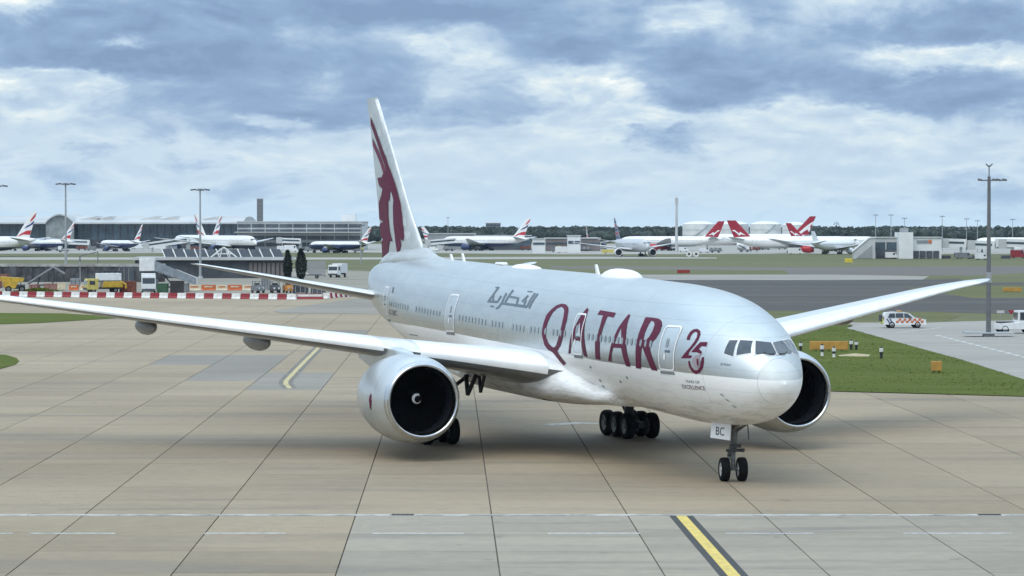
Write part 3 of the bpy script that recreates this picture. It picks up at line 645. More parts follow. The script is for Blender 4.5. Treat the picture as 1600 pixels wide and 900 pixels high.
t.put(p.inputs['Base Color'], t.mix(t.step(nz, -.12, .12), dnc, upc)); p.inputs['Roughness'].default_value = .32; p.inputs['Coat Weight'].default_value = .4
ring_pts = UP[::-1] + LO[1:-1]
for side in (1, -1):
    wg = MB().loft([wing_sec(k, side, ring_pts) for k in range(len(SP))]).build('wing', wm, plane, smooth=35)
    wg['label'] = 'starboard wing sweeping out to the left edge' if side > 0 else 'port wing rising behind the nose to the right'
    # leading edge slats, a bay at a time
    nose = [(x, y*1.0+.012, c_) for x, y, c_ in UP[:6]][::-1] + [(x, y-.006, c_) for x, y, c_ in LO[1:2]]
    nose = [(x-.004, y, c_) for x, y, c_ in nose]
    for a, b in ((1, 4), (5, 7), (7, 8), (8, 9), (9, 10), (10, 11), (11, 13)):
        sl = MB().loft([wing_sec(k, side, nose) for k in range(a, b+1)], cap=False, closed=False)
        sl.build('leading_edge_slat', M_SLAT, wg, smooth='all')
    for s_, ln, h_ in ((14.95, 5.2, .5), (20.4, 4.4, .45), (6.5, 6.0, .55)):
        c_ = float(np.interp(s_, SP, CHD)); xc = LEx(s_)+c_*.74; zc = LEz(s_)-.30-c_*.02; rr = []
        for i in range(15):
            t_ = i/14; r_ = max(.02, math.sin(math.pi*t_**.8))**.65
            rr.append([(xc+(t_-.5)*ln, s_*side+.42*r_*math.sin(a), zc-.05+h_*r_*math.cos(a)) for a in np.linspace(0, 2*np.pi, 14, endpoint=False)])
        MB().loft(rr).build('flap_track_fairing', M_WINGU, wg, smooth='all')
    MB().box((LEx(34)+.1, side*33.9, LEz(34)), (.3, .12, .08)).build('navigation_light', M_GLASS, wg)

# engines
EX, ES, EZ = 20.0, 10.1, 3.02
NAC = [(.10, 1.86), (.28, 1.955), (.6, 2.06), (1.1, 2.15), (1.8, 2.2), (2.8, 2.2), (3.8, 2.1), (4.8, 1.92), (5.5, 1.74), (5.52, 1.66)]
def nac_r(x): return float(np.interp(x, [q[0] for q in NAC], [q[1] for q in NAC]))
nm = bpy.data.materials.new('nacelle_paint'); nm.use_nodes = True; t = NT(nm.node_tree); p = t.n['Principled BSDF']
co = t.new('ShaderNodeTexCoord').outputs['Object']; ox, oy, oz = t.sep(co)
sm_ = None
for xs_ in (21.25, 23.1): 
    q = t.m('LESS_THAN', t.m('ABSOLUTE', t.m('SUBTRACT', ox, xs_)), .014); sm_ = q if sm_ is None else t.m('MAXIMUM', sm_, q)
c = t.mix(t.step(t.noise(co, .8, 5, .6), .3, .75), (.55, .585, .59), (.63, .655, .66)); c = t.mix(t.m('MULTIPLY', sm_, .5), c, (.12, .12, .12))
t.put(p.inputs['Base Color'], c); p.inputs['Roughness'].default_value = .38; p.inputs['Coat Weight'].default_value = .3; p.inputs['Metallic'].default_value = .7
for side in (1, -1):
    C0 = (EX, (ES if side > 0 else ES+.15)*side, EZ)
    nc = MB().lathe(NAC, C0, 72).build('engine_cowling', nm, plane, smooth='all')
    nc['label'] = 'starboard engine with small maroon antelope emblem' if side > 0 else 'port engine half hidden behind the nose'
    lip = [(.28, 1.962), (.12, 1.868), (.05, 1.835), (.0, 1.79), (-.01, 1.76), (.0, 1.73), (.05, 1.685), (.16, 1.645), (.34, 1.61)]
    MB().lathe(lip, C0, 72).build('inlet_lip', mat('polished_lip', (.58, .59, .60), .2, 1.0, .03, 2), nc, smooth='all')
    MB().lathe([(.33, 1.612), (.7, 1.59), (1.2, 1.62), (1.75, 1.66)], C0, 72).build('inlet_duct', M_DUCT, nc, smooth='all')
    fb = MB(); nb_ = 22
    for k in range(nb_):
        a0 = 2*math.pi*k/nb_; g_ = []
        for i in range(7):
            r_ = lerp(.42, 1.64, i/6); sw = .22*math.sin(math.pi*i/6); tw = lerp(1.0, .38, i/6)
            for e in (-1, 1):
                ch_ = .26*e; aa = a0+(ch_*math.cos(tw)+sw*.5)/r_
                g_.append((C0[0]+1.55+ch_*math.sin(tw)*1.0, C0[1]+r_*math.cos(aa), C0[2]+r_*math.sin(aa)))
        fb.add(g_, [(2*i, 2*i+1, 2*i+3, 2*i+2) for i in range(6)])
    fb.build('fan', M_FAN, nc, smooth='all', fix=False)
    MB().lathe([(1.85, 1.66), (1.86, .02)], C0, 48).build('fan_case', mat('fan_case', (.006, .006, .007), .8), nc)
    spn = [(1.75, .46), (1.5, .42), (1.2, .31), (.95, .18), (.82, .07), (.79, .005)]
    sp_ = MB().lathe(spn, C0, 36).build('spinner', M_FAN, nc, smooth='all')
    sv = MB(); g_ = []
    for i in range(28):
        t_ = i/27; a = 1.0+t_*4.9; rc = lerp(.27, .13, t_); hw_ = .055*(1-.55*t_)
        for r_ in (rc-hw_, rc+hw_):
            x_ = float(np.interp(r_, [q[1] for q in spn][::-1], [q[0] for q in spn][::-1]))-.02; g_.append((C0[0]+x_, C0[1]+r_*math.cos(a)*-side, C0[2]+r_*math.sin(a)))
    sv.add(g_, [(2*i, 2*i+1, 2*i+3, 2*i+2) for i in range(27)]).build('spinner_swirl', M_WPAINT, sp_, fix=False)
    MB().lathe([(5.1, 1.6), (5.6, 1.25), (6.6, .95), (7.4, .78), (7.42, .6), (8.4, .05)], C0, 36).build('core_exhaust', mat('exhaust_metal', (.25, .23, .21), .35, .9), nc, smooth=50)
    pr = []
    for x_, w_, zl, zh in ((21.6, .05, 5.0, 5.22), (22.4, .26, 4.8, 5.36), (24.0, .34, 4.4, 5.48), (26.0, .34, 4.2, 5.45), (28.0, .3, 4.35, 5.3), (30.5, .12, 4.7, 5.1)):
        y_ = ES*side; pr.append([(x_, y_-w_, zl), (x_, y_-w_, zh-.1), (x_, y_-w_*.5, zh), (x_, y_+w_*.5, zh), (x_, y_+w_, zh-.1), (x_, y_+w_, zl)])
    MB().loft(pr).build('pylon', M_SILV, nc, smooth=40)
    # small emblem on the outboard cowling
    em = [(-.10, .62), (.05, .45), (.16, .1), (.10, -.3), (.2, -.62), (.02, -.5), (-.08, -.72), (-.12, -.3), (-.26, -.25), (-.16, -.08), (-.28, .02), (-.17, .2), (-.2, .4)]
    def on_nac(x, zz, side=side):
        a = math.radians(-2)+zz*.62/2.2; r_ = nac_r(x)+.012; return (EX+x, ES*side+side*r_*math.cos(a), EZ+r_*math.sin(a))
    decal('cowling_emblem', [(1.75+q*1.0, w*1.05) for q, w in em], M_MAR, nc, mapper=on_nac, grid=.3)

# tail surfaces
def surf_loft(secs, name, m, parent, horizontal, side=1):
    r = []; u_, l_ = airfoil(44); ring_pts = u_[::-1]+l_[1:-1]
    for (le, te, pos, oth, tc_) in secs:
        c_ = te-le; r.append([((le+x*c_), side*pos, oth+y*tc_*c_) if horizontal else (le+x*c_, y*tc_*c_, pos) for x, y, _ in ring_pts])
    return MB().loft(r).build(name, m, parent, smooth=35)
fm = mat('fin_paint', (.50, .53, .53), .4, .3, .08, .9, coat=.2)
FS = [(49.3, 58.7, 8.2, 0, .095), (50.55, 58.9, 10.2, 0, .095), (53.3, 59.7, 12.75, 0, .095), (56.9, 60.95, 16.65, 0, .095), (59.4, 61.95, 19.3, 0, .095), (59.95, 62.15, 19.84, 0, .07)]
fin = surf_loft(FS, 'fin', fm, plane, False)
fin_le = lambda zz: float(np.interp(zz, [q[2] for q in FS], [q[0] for q in FS])); fin_te = lambda zz: float(np.interp(zz, [q[2] for q in FS], [q[1] for q in FS]))
def fin_y(x, zz):
    le, te = fin_le(zz), fin_te(zz); c_ = te-le; q = min(max((x-le)/c_, 0), 1)
    return c_*.095*.98*5*(.2969*math.sqrt(q)-.126*q-.3516*q*q+.2843*q**3-.1036*q**4)
OFF = [.03]
for side in (1, -1):
    on_fin = lambda x, zz, side=side: (min(max(x, fin_le(zz)+.1), fin_te(zz)-.02), side*(fin_y(min(max(x, fin_le(zz)+.1), fin_te(zz)-.02), zz)+OFF[0]), zz)
    OFF[0] = .04
    for q, mm in zip(FINLOGO, (M_MAR, M_MARD, M_MAR)): decal('tail_emblem', q, mm, fin, mapper=on_fin, grid=.35)
    OFF[0] = .012
    for zz in (17.3, 16.1, 15.2, 14.3, 13.3, 12.5, 11.6, 10.8):
        le = fin_le(zz); a, b = le+.75, le+.75+min(1.5, (fin_te(zz)-le)*.25)
        decal('tail_check', [(a, zz), (b, zz), (b+.45, zz+.48), (a+.45, zz+.48)], mat('fin_check', (.49, .525, .53), .35), fin, mapper=on_fin, grid=.5)
MB().loft([[(fin_le(zz)-.03+dx_, dy_, zz) for dx_, dy_ in ((.30, .115), (.04, .05), (0, 0), (.04, -.05), (.30, -.115))] for zz in np.linspace(10.4, 19.7, 12)], cap=False, closed=False).build('fin_leading_edge', mat('fin_edge', (.80, .82, .83), .3), fin, smooth='all')
MB().loft([[(x, w_*a, float(prof(x)[0])-.35+h_*b) for a, b in ((-1, 0), (-.75, .55), (-.2, 1), (.2, 1), (.75, .55), (1, 0))] for x, w_, h_ in ((45.8, .1, .3), (48, .5, .5), (50, .9, .95), (53, 1.1, 1.0), (57, .8, .85), (59.3, .2, .5))]).build('fin_fillet', fm, fin, smooth='all')
for side in (1, -1):
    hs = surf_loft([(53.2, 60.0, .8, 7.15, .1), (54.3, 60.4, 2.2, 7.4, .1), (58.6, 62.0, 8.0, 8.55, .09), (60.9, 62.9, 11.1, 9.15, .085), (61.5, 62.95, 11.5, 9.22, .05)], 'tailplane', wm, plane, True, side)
    hs['label'] = 'starboard tailplane above the red and white barriers' if side > 0 else 'port tailplane hidden behind the fuselage'
MB().tube((60.6, 0, 7.75), (61.3, 0, 7.8), .22, .16, 14).build('auxiliary_exhaust', M_GDARK, plane)

# landing gear
def tyre_prof(r, w): return [(-w*.5, r*.62), (-w*.5, r*.80), (-w*.44, r*.93), (-w*.28, r*.99), (0, r), (w*.28, r*.99), (w*.44, r*.93), (w*.5, r*.80), (w*.5, r*.62)]
def mk_wheel(parent, x, y, r, w, rim):
    ty = MB().lathe(tyre_prof(r, w), (0, 0, 0), 36, 'y').build('tyre', M_TYRE, parent, smooth='all'); ty.location = (x, y, r)
    hb = MB().lathe([(-w*.42, r*.62), (-w*.36, r*.5), (-w*.30, r*.2), (-w*.44, r*.16), (-w*.44, .01)], (0, 0, 0), 28, 'y').lathe([(w*.42, r*.62), (w*.36, r*.5), (w*.30, r*.2), (w*.44, r*.16), (w*.44, .01)], (0, 0, 0), 28, 'y').build('rim', rim, ty, smooth=40)
    return ty
def cp_wheel(w, parent, x, y):
    c_ = w.copy(); COL.objects.link(c_); c_.parent = parent; c_.location = (x, y, w.location.z)
    for ch in w.children:
        q = ch.copy(); COL.objects.link(q); q.parent = c_
ng = MB().tube((5.9, 0, .6), (5.86, 0, 1.55), .10, .10, 14).tube((5.86, 0, 1.4), (5.75, 0, 2.75), .15, .16, 14).tube((5.9-.1, -.41, .56), (5.9+.1, .41, .56), .075, .075, 12)
ng.path([(5.72, .1, 2.3), (4.6, .18, 2.75)], .07).path([(5.72, -.1, 2.3), (4.6, -.18, 2.75)], .07).path([(6.0, 0, 1.9), (7.0, 0, 2.7)], .06)
ng.path([(6.08, .09, .75), (6.34, .05, 1.12), (6.06, .09, 1.5)], .05).path([(6.08, -.09, .75), (6.34, -.05, 1.12), (6.06, -.09, 1.5)], .05)
ng = ng.build('nose_gear', M_GEAR, plane, smooth=40)
MB().box((5.66, 0, 1.42), (.16, .86, .14)).box((5.66, 0, 1.62), (.2, .5, .16)).tube((5.62, .3, 1.42), (5.5, .3, 1.42), .09, .09, 12).tube((5.62, -.3, 1.42), (5.5, -.3, 1.42), .09, .09, 12).build('taxi_light_bar', M_GDARK, ng)
for k, e in enumerate((.40, -.40)):
    wv_ = mk_wheel(ng, 5.9+e*.225, e*.975, .545, .40, M_RIM); wv_.rotation_euler = (0, 0, math.radians(-13))
for side in (1, -1):
    sp = .73 if side > 0 else 1.0
    a, b = Vector((5.25, side*.39, 2.62)), Vector((6.55, side*sp, 2.66)); c_, e = Vector((6.55, side*(sp+.06), 1.94)), Vector((5.25, side*.44, 1.90))
    nr = Vector((.1, side, .3)).normalized()*.05
    dr_ = MB().add([a, b, c_, e, a+nr, b+nr, c_+nr, e+nr], [(0, 1, 2, 3), (4, 5, 6, 7), (0, 1, 5, 4), (1, 2, 6, 5), (2, 3, 7, 6), (3, 0, 4, 7)]).build('nose_gear_door', M_WPAINT if side > 0 else M_GDARK, ng)
    text_on('door_letters', 'BC', mat('letter_black', (.03, .03, .03), .5), dr_, lambda u_, v_, side=side: (a.lerp(b, .72-.44*u_).lerp(e.lerp(c_, .72-.44*u_), .78-.52*v_)+nr*1.25) if side > 0 else (a.lerp(b, .28+.44*u_).lerp(e.lerp(c_, .28+.44*u_), .78-.52*v_)+nr*1.25))
wb = None
for side in (1, -1):
    y_ = side*5.75; x_ = 31.9
    mg = MB().box((x_, y_, .72), (3.5, .34, .36), ry=.02).tube((x_, y_, .8), (x_-.1, y_, 3.9), .24, .28, 16)
    for ax in (-1.46, 0, 1.46): mg.tube((x_+ax, y_-.78, .67), (x_+ax, y_+.78, .67), .1, .1, 10)
    mg.path([(x_, y_, 2.0), (x_-1.6, y_-side*.3, 3.9)], .11).path([(x_, y_, 2.1), (x_, y_-side*2.2, 3.6)], .11).path([(x_+.2, y_, 1.1), (x_+.9, y_, 1.6), (x_+.15, y_, 2.2)], .07)
    mg.path([(x_-2.2, y_+side*.4, 3.5), (x_-1.2, y_+side*.6, 2.9), (x_-.2, y_+side*.2, 3.4)], .09)
    mg = mg.build('main_gear', M_GDARK, plane, smooth=40)
    mg['label'] = 'port main gear with six wheels seen under the belly' if side < 0 else 'starboard main gear mostly hidden behind the engine'
    for ax in (-1.46, 0, 1.46):
        for e in (-.70, .70):
            if wb is None: wb = mk_wheel(mg, x_+ax, y_+e, .71, .52, M_GEAR)
            else: cp_wheel(wb, mg, x_+ax, y_+e)
    MB().prism([(x_-1.3, 1.75), (x_+1.1, 1.75), (x_+1.4, 3.7), (x_-1.6, 3.7)], 'y', y_+side*1.05, y_+side*1.12).build('main_gear_door', M_WINGU, mg)
    MB().path([(29.2, side*4.7, 3.7), (28.5, side*4.85, 2.75), (27.6, side*4.7, 3.8)], .12).path([(27.4, side*4.6, 3.75), (26.9, side*4.7, 2.95), (26.6, side*4.6, 3.8)], .09).build('drag_brace', M_GDARK, mg)
# ------------------------------------------------------------------ parked airliners across the field
def jet_paint(key, top, belly, zb, nose=None):
    m = bpy.data.materials.new(key); m.use_nodes = True; t = NT(m.node_tree); p = t.n['Principled BSDF']
    co = t.new('ShaderNodeTexCoord').outputs['Object']; ox, oy, oz = t.sep(co)
    nn = t.noise(co, .5, 4, .6)
    c = t.mix(t.step(oz, zb-.05, zb+.05), belly, t.mix(t.step(nn, .3, .75), top, tuple(q*.9 for q in top)))
    t.put(p.inputs['Base Color'], c); p.inputs['Roughness'].default_value = .35; p.inputs['Coat Weight'].default_value = .3; MATS[key] = m
    return m
M_FW = jet_paint('jet_white_blue', (.78, .78, .77), (.018, .03, .10), 3.9)
M_FWW = jet_paint('jet_white', (.78, .78, .77), (.70, .70, .70), 2.5)
M_FWR = jet_paint('jet_white_red', (.80, .80, .79), (.50, .52, .54), 3.2)
M_FSIL = jet_paint('jet_silver', (.52, .54, .56), (.42, .44, .46), 3.0)
M_JW = mat('jet_wing', (.50, .52, .54), .45, 0, .08, .3)
M_JENG = mat('jet_engine_blue', (.03, .05, .14), .4, 0, .1, .8); M_JENGW = mat('jet_engine_white', (.66, .67, .67), .4, 0, .06, .8); M_JENGR = mat('jet_engine_red', (.42, .02, .03), .4, 0, .06, .8)
M_RED = mat('flag_red', (.50, .025, .035), .4, 0, .06, .5); M_BLUE = mat('flag_blue', (.025, .04, .17), .4, 0, .06, .5)
M_FINW = mat('fin_white', (.80, .80, .79), .4, 0, .04, .4); M_FINR = mat('fin_red', (.33, .014, .030), .38, 0, .08, .5); M_FIND = mat('fin_slate', (.20, .23, .28), .4, 0, .1, .5)
NPX = [0, .004, .014, .03, .05, .08, .12, .17, .66, .72, .80, .88, .95, 1.0]
NPT = [.42, .50, .60, .72, .83, .94, .985, 1, 1, 1, .99, .96, .90, .86]
NPB = [.42, .33, .24, .15, .09, .035, .01, 0, 0, .04, .17, .36, .57, .72]
NPW = [0, .12, .24, .38, .53, .73, .88, 1, 1, .98, .85, .58, .26, .06]
STRIPES = [[(.62, .60), (1.0, .80), (1.0, .97), (.75, .86), (.55, .70)], [(.10, .02), (.5, .12), (1.0, .10), (1.0, .28), (.6, .26), (.25, .14)], [(.30, .34), (.66, .42), (1.0, .52), (1.0, .66), (.74, .54), (.45, .46)]]
def far_jet(label, u, Y, psi, L=63.7, D=6.2, span=61, finh=18.5, body=M_FW, fin_m=M_FINW, eng=M_JENG, design='flag', group='airliners parked across the airfield', engines=2, name='parked_airliner'):
    X = (u-800)/F*Y
    h = Vector((math.sin(psi), -math.cos(psi)))
    gx = .52*L
    r = thing(name, label, 'airliner', (X+h.x*gx, Y+h.y*gx, 0), psi+math.pi/2, group)
    z0 = D*.36; a_ = np.linspace(0, 2*np.pi, 20, endpoint=False); rings = []
    for q in np.concatenate([np.linspace(0, .17, 14), np.linspace(.2, 1, 24)]):
        t_, b_, w_ = [float(np.interp(q, NPX, k)) for k in (NPT, NPB, NPW)]; c_ = (t_+b_)/2; hh = (t_-b_)/2
        rings.append([(q*L, w_*D/2*math.sin(a), z0+D*(c_+hh*math.cos(a))) for a in a_])
    f_ = MB().loft(rings).build('fuselage', body, r, smooth='all')
    wz = z0+D*.18; hsp = span/2
    def wsec(s, le, ch_, zz, tc_=.11): return [(le+x*ch_, s, zz+(y*tc_+cm)*ch_) for x, y, cm in ring_pts]
    for sd in (1, -1):
        MB().loft([wsec(sd*D*.3, .32*L, .22*L, wz), wsec(sd*D*.55, .335*L, .195*L, wz+.1), wsec(sd*hsp*.36, .335*L+hsp*.2, .135*L, wz+hsp*.036), wsec(sd*hsp*.93, .335*L+hsp*.56, .048*L, wz+hsp*.115), wsec(sd*hsp, .335*L+hsp*.66, .012*L, wz+hsp*.125)]).build('wing', M_JW, r, smooth=35)
        for e in ([.31] if engines == 2 else [.36, .66]):
            ex = .335*L+hsp*e*.58-.065*L; rr = D*.31 if engines == 2 else D*.24; c0 = (ex, sd*hsp*e, wz+hsp*e*.1-rr*1.15)
            en = MB().lathe([(.12, rr*.80), (0, rr*.88), (.3, rr*.97), (.05*L*.5, rr), (.05*L, rr*.92), (.085*L, rr*.62), (.087*L, rr*.3), (.1*L, .05)], c0, 20).build('engine', eng, r, smooth=50)
            MB().lathe([(.12, rr*.80), (.6, rr*.76), (.65, .02)], c0, 20).build('engine_inlet', M_DUCT, en)
            MB().box((ex+.05*L, sd*hsp*e, c0[2]+rr*1.1), (.075*L, .5, rr*.7)).build('pylon', M_JW, en)
        MB().loft([wsec(sd*.6, .85*L, .105*L, z0+D*.72, .09), wsec(sd*span*.17, .93*L, .045*L, z0+D*.72+1.2, .08)]).build('tailplane', M_JW, r, smooth=35)
    zt = z0+D*.93
    fsec = lambda le, te, zz: [(le+x*(te-le), y*.09*(te-le), zz) for x, y, _ in ring_pts]
    FLE = lambda k: .815*L+k*(finh-zt)*.92; FTE = lambda k: .945*L+k*(finh-zt)*.42
    fn = MB().loft([fsec(FLE(k), FTE(k), zt+k*(finh-zt)) for k in (-.15, 0, .5, .96, 1)]).build('fin', fin_m, r, smooth=35)
    def on(sd):
        def fn_(x, k):
            le, te = FLE(k), FTE(k); q = min(max(x, .03), .99); c_ = te-le
            return (le+q*c_, sd*(c_*.09*.98*5*(.2969*math.sqrt(q)-.126*q-.3516*q*q+.2843*q**3-.1036*q**4)+.07), zt+k*(finh-zt))
        return fn_
    for sd in (1, -1):
        if design == 'flag':
            for q, mm in zip(STRIPES, (M_RED, M_RED, M_BLUE)): decal('tail_stripe', [(min(x, .99), zz) for x, zz in q], mm, fn, mapper=on(sd), grid=.34)
        elif design == 'kangaroo': decal('tail_emblem', [(.05, .02), (.32, .20), (.45, .42), (.70, .62), (.99, .74), (.99, .60), (.84, .48), (.99, .30), (.99, .14), (.75, .30), (.52, .10), (.45, -.02)], M_FINW, fn, mapper=on(sd), grid=.34)
        elif design == 'script': decal('tail_emblem', [(.20, .10), (.42, .32), (.55, .22), (.72, .44), (.94, .40), (.74, .30), (.62, .08), (.46, .16)], M_FINW, fn, mapper=on(sd), grid=.34)
        elif design == 'bars':
            for k in range(5): decal('tail_stripe', [(.05, .06+k*.18), (.98, .06+k*.18), (.98, .14+k*.18), (.05, .14+k*.18)], (M_BLUE, M_RED)[k % 2], fn, mapper=on(sd), grid=.5)
    MB().lathe([(0, D*.02), (.3, D*.10)], (0, 0, 0), 4).build if False else None
    gl = .07*L
    for gx_, gy in ((.09*L, 0), (.52*L, D*.85), (.52*L, -D*.85)):
        rr = .6 if gy else .5; g_ = MB().tube((gx_, gy, rr), (gx_, gy*.9, z0+D*.15), .22, .26, 8)
        for dx_ in ((-.8, .8) if gy else (0,)):
            for dy_ in (-.5, .5): g_.tube((gx_+dx_, gy+dy_-.2, rr), (gx_+dx_, gy+dy_+.2, rr), rr, rr, 14)
        g_.build('landing_gear', M_GDARK, r, smooth=40)
    for sd in (1, -1):
        xs_ = [.022*L, .036*L]; zc = z0+D*.70
        MB().add([(.022*L, 0, z0+D*.67), (.030*L, 0, z0+D*.76), (.048*L, sd*D*.25, z0+D*.77), (.040*L, sd*D*.28, z0+D*.67)], [(0, 1, 2, 3)]).build('cockpit_window', M_GLASS, f_)
    wl = MB()
    for sd in (1, -1):
        for k in range(44):
            q = .13+k*.0155
            if k % 15 == 12: continue
            y_ = D/2*float(np.interp(q, NPX, NPW))*.985+.03; wl.add([(q*L, sd*y_, z0+D*.57), (q*L+.3, sd*y_, z0+D*.57), (q*L+.3, sd*y_, z0+D*.57+.42), (q*L, sd*y_, z0+D*.57+.42)], [(0, 1, 2, 3)])
    tag(wl.build('window_row', M_PANE, f_, fix=False), kind='stuff')
    return r
deg = math.radians
far_jet('white and navy airliner cut by the left edge, tail with red and blue flag bands', -22, 1140, deg(-128))
far_jet('airliner whose small flag-banded tail shows just behind the leftmost tail', 66, 1420, deg(-122), 44, 4.4, 40, 15.2)
far_jet('white airliner pointing left with flag-banded tail beside the left lamp mast', 190, 1400, deg(-140), 40, 4.2, 36, 13.8)
far_jet('large white airliner pointing right behind the portal building, its tail beside the second lamp mast', 350, 1290, deg(32), 66, 6.2, 61, 18.8, name='parked_airliner')
far_jet('airliner with flag-banded tail rising above the airliner behind the second lamp mast, nose pointing left', 310, 1500, deg(-150), 64, 6.0, 60, 18.9)
far_jet('small white airliner pointing left just left of the antelope tail fin', 532, 1300, deg(-125), 37.6, 4.1, 34, 12.2)
far_jet('airliner with flag-banded tail just right of the antelope tail fin', 708, 1560, deg(62), 44, 4.6, 40, 12.6)
far_jet('white airliner with large flag-banded tail in front of the dark pier building', 760, 1450, deg(-125), 58, 5.6, 56, 17.4)
far_jet('airliner seen end on with twin-winged red tail emblem behind the white hut', 925, 1700, deg(168), 44, 4.6, 40, 13.4)
far_jet('silver airliner facing the camera with thin dark striped tail', 985, 1140, deg(14), 50, 5.4, 48, 16.2, M_FSIL, M_FIND, M_JENGW, 'bars', name='taxiing_airliner')
far_jet('white airliner pointing left with a red tail leaning right beside the slim mast', 1051, 1450, deg(-112), 60, 5.6, 58, 15.6, M_FWR, M_FINR, M_JENGR, 'script')
far_jet('white airliner pointing right with large red tail leaning left below the fuel tanks', 1235, 1300, deg(80), 64, 5.9, 60, 15.6, M_FWR, M_FINR, M_JENGR, 'script')
far_jet('white airliner with a dark red tail just left of the tallest red tail', 1300, 1420, deg(90), 50, 5.6, 56, 14.6, M_FWW, M_FINR, M_JENGR, 'script')
far_jet('white airliner under the tallest red tail with a white hopping emblem', 1184, 1520, deg(-98), 66, 6.4, 60, 18.6, M_FWW, M_FINR, M_JENGW, 'kangaroo')
far_jet('white airliner nose-in beside the grey stair ramp of the pier', 1300, 1240, deg(146), 44, 4.6, 40, 10.5, M_FWW, M_FINW, M_JENGW, 'none')
far_jet('white airliner standing behind the white pier at the right edge', 1612, 1330, deg(-95), 56, 5.4, 52, 12.0, M_FWW, M_FINW, M_JENGW, 'none')
# ------------------------------------------------------------------ buildings and masts
M_ROOF = mat('roof_metal', (.50, .51, .50), .5, .2, .08, .05); M_GLZ = mat('facade_glass', (.06, .09, .115), .12, 0, .3, .12, coat=.6)
M_CLAD = mat('cladding_grey', (.30, .31, .32), .6, 0, .1, .1); M_CLADL = mat('cladding_light', (.50, .51, .51), .6, 0, .1, .1); M_CLADW = mat('cladding_white', (.72, .73, .73), .55, 0, .06, .15)
M_DARK = mat('dark_metal', (.075, .082, .095), .6, .1, .2, .3); M_MULL = mat('mullion', (.40, .42, .43), .5, .3, .1, .3); M_BRN = mat('cladding_brown', (.17, .15, .145), .7, 0, .15, .12)
def bldg(name, label, u0, u1, vt, Y, depth=60, zt=None, m=M_CLAD, rows=None, cat='building', roof=None, win=M_GLZ, bay_=6.0, group=None):
    """a box building whose front runs from u0 to u1 at distance Y, with real window panes set in its front"""
    x0, x1 = (u0-800)/F*Y, (u1-800)/F*Y; zt = AT(0, vt, Y).z if zt is None else zt
    r = thing(name, label, cat, ((x0+x1)/2, Y, 0), 0, group); w = x1-x0
    MB().box((0, depth/2, zt/2), (w, depth, zt)).build('wall', m, r)
    MB().box((0, depth/2, zt+.25), (w+.8, depth+.8, .5)).build('roof', roof or M_ROOF, r)
    for lo, hi in rows or []:
        nbx = max(1, int(w/bay_))
        for k in range(min(nbx, 60)):
            xa = -w/2+w*k/nbx+.25; xb = -w/2+w*(k+1)/nbx-.25
            MB().box(((xa+xb)/2, -.08, zt*(lo+hi)/2), (xb-xa, .3, zt*(hi-lo))).build('window', win, r)
    return r
# terminal with arched roof end
Yt = 1610; xl, xr = (-160-800)/F*Yt, (372-800)/F*Yt; xa0, xa1 = (74-800)/F*Yt, (118-800)/F*Yt
term = thing('terminal', 'long glass airport terminal with pale metal roof and an arched end, far left', 'building', ((xl+xr)/2, Yt, 0)); ox = (xl+xr)/2
zr = AT(0, 350, Yt).z; ze = AT(0, 342.5, Yt).z
MB().box((0, 45, zr/2), (xr-xl, 84, zr)).build('wall', M_DARK, term)
w = xr-xl
nb_ = 46
for k in range(nb_):
    xa = -w/2+w*k/nb_+.3; xb = -w/2+w*(k+1)/nb_-.3
    for lo, hi in ((5.2, 9.6), (9.9, zr-.3)):
        MB().box(((xa+xb)/2, 2.9, (lo+hi)/2), (xb-xa, .3, hi-lo)).build('glazing_panel', M_GLZ, term)
    MB().box((xa-.3, 2.6, zr/2), (.5, .5, zr)).build('mullion', M_DARK, term)
arc = [(-w/2-2, zr)] ; pts = [( -w/2-2+(w+4)*i/40) for i in range(41)]
MB().prism([(-3, zr), (92, zr), (92, zr+1.2), (60, ze+1.4), (40, ze+1.9), (20, ze+1.2), (-3, zr+.9)], 'x', -w/2-3, w/2+3).build('roof', M_ROOF, term)
ra = [(xa0-ox+(xa1-xa0)*i/16, zr+.9+(ze+2.2-zr)*math.sin(math.pi*i/16)**.8) for i in range(17)]
MB().prism(ra+[(p_[0], p_[1]-.8) for p_ in ra[::-1]], 'y', -7, 60).build('arched_roof', M_ROOF, term)
MB().prism([(x, z_-.8) for x, z_ in ra]+[(xa1-ox, 4), (xa0-ox, 4)], 'y', -5, -4.6).build('arched_gable', mat('gable_glass', (.26, .28, .28), .3, 0, .2, .2), term)
for u in (138, 160, 232, 262, 330): 
    x = (u-800)/F*Yt-ox; MB().prism([(x-6, ze), (x+6, ze-.6), (x+4, ze+2.0)], 'y', 10, 30).build('roof_vent', M_CLADL, term)
ds = bldg('departure_pier', 'grey striped pier building with long bands of windows, left of the antelope fin', 371, 566, 347, 1500, 60, None, M_CLADL, [(.12, .26), (.36, .50), (.60, .74), (.80, .93)], bay_=7, win=mat('pier_pane', (.09, .105, .12), .25, 0, .3, .1))
MB().box((0, -6, 9.7), (70, 12, .5)).build('canopy', M_ROOF, ds)
MB().box((26, 20, AT(0, 347, 1500).z+2), (8, 8, 4.5)).build('roof_plant', M_CLADW, ds)
bldg('control_block', 'tall slim dark grey tower block on the skyline above the terminal roof', 401.5, 409.5, 311, 2600, 12, None, mat('tower_grey', (.22, .22, .23), .6, 0, .1, .1), [(.1+.09*k, .15+.09*k) for k in range(10)], bay_=2.4, cat='tower', win=mat('tower_pane', (.17, .175, .19), .4))
bldg('hangar', 'low grey hangar block with jet bridges right of the antelope fin', 668, 742, 366, 1540, 40, None, M_CLAD, [(.3, .62)], bay_=8)
bldg('pier_building', 'dark navy glazed pier building behind the flag-tailed airliner', 741, 830, 369, 1500, 40, None, M_DARK, [(.25, .5), (.58, .92)], bay_=6)
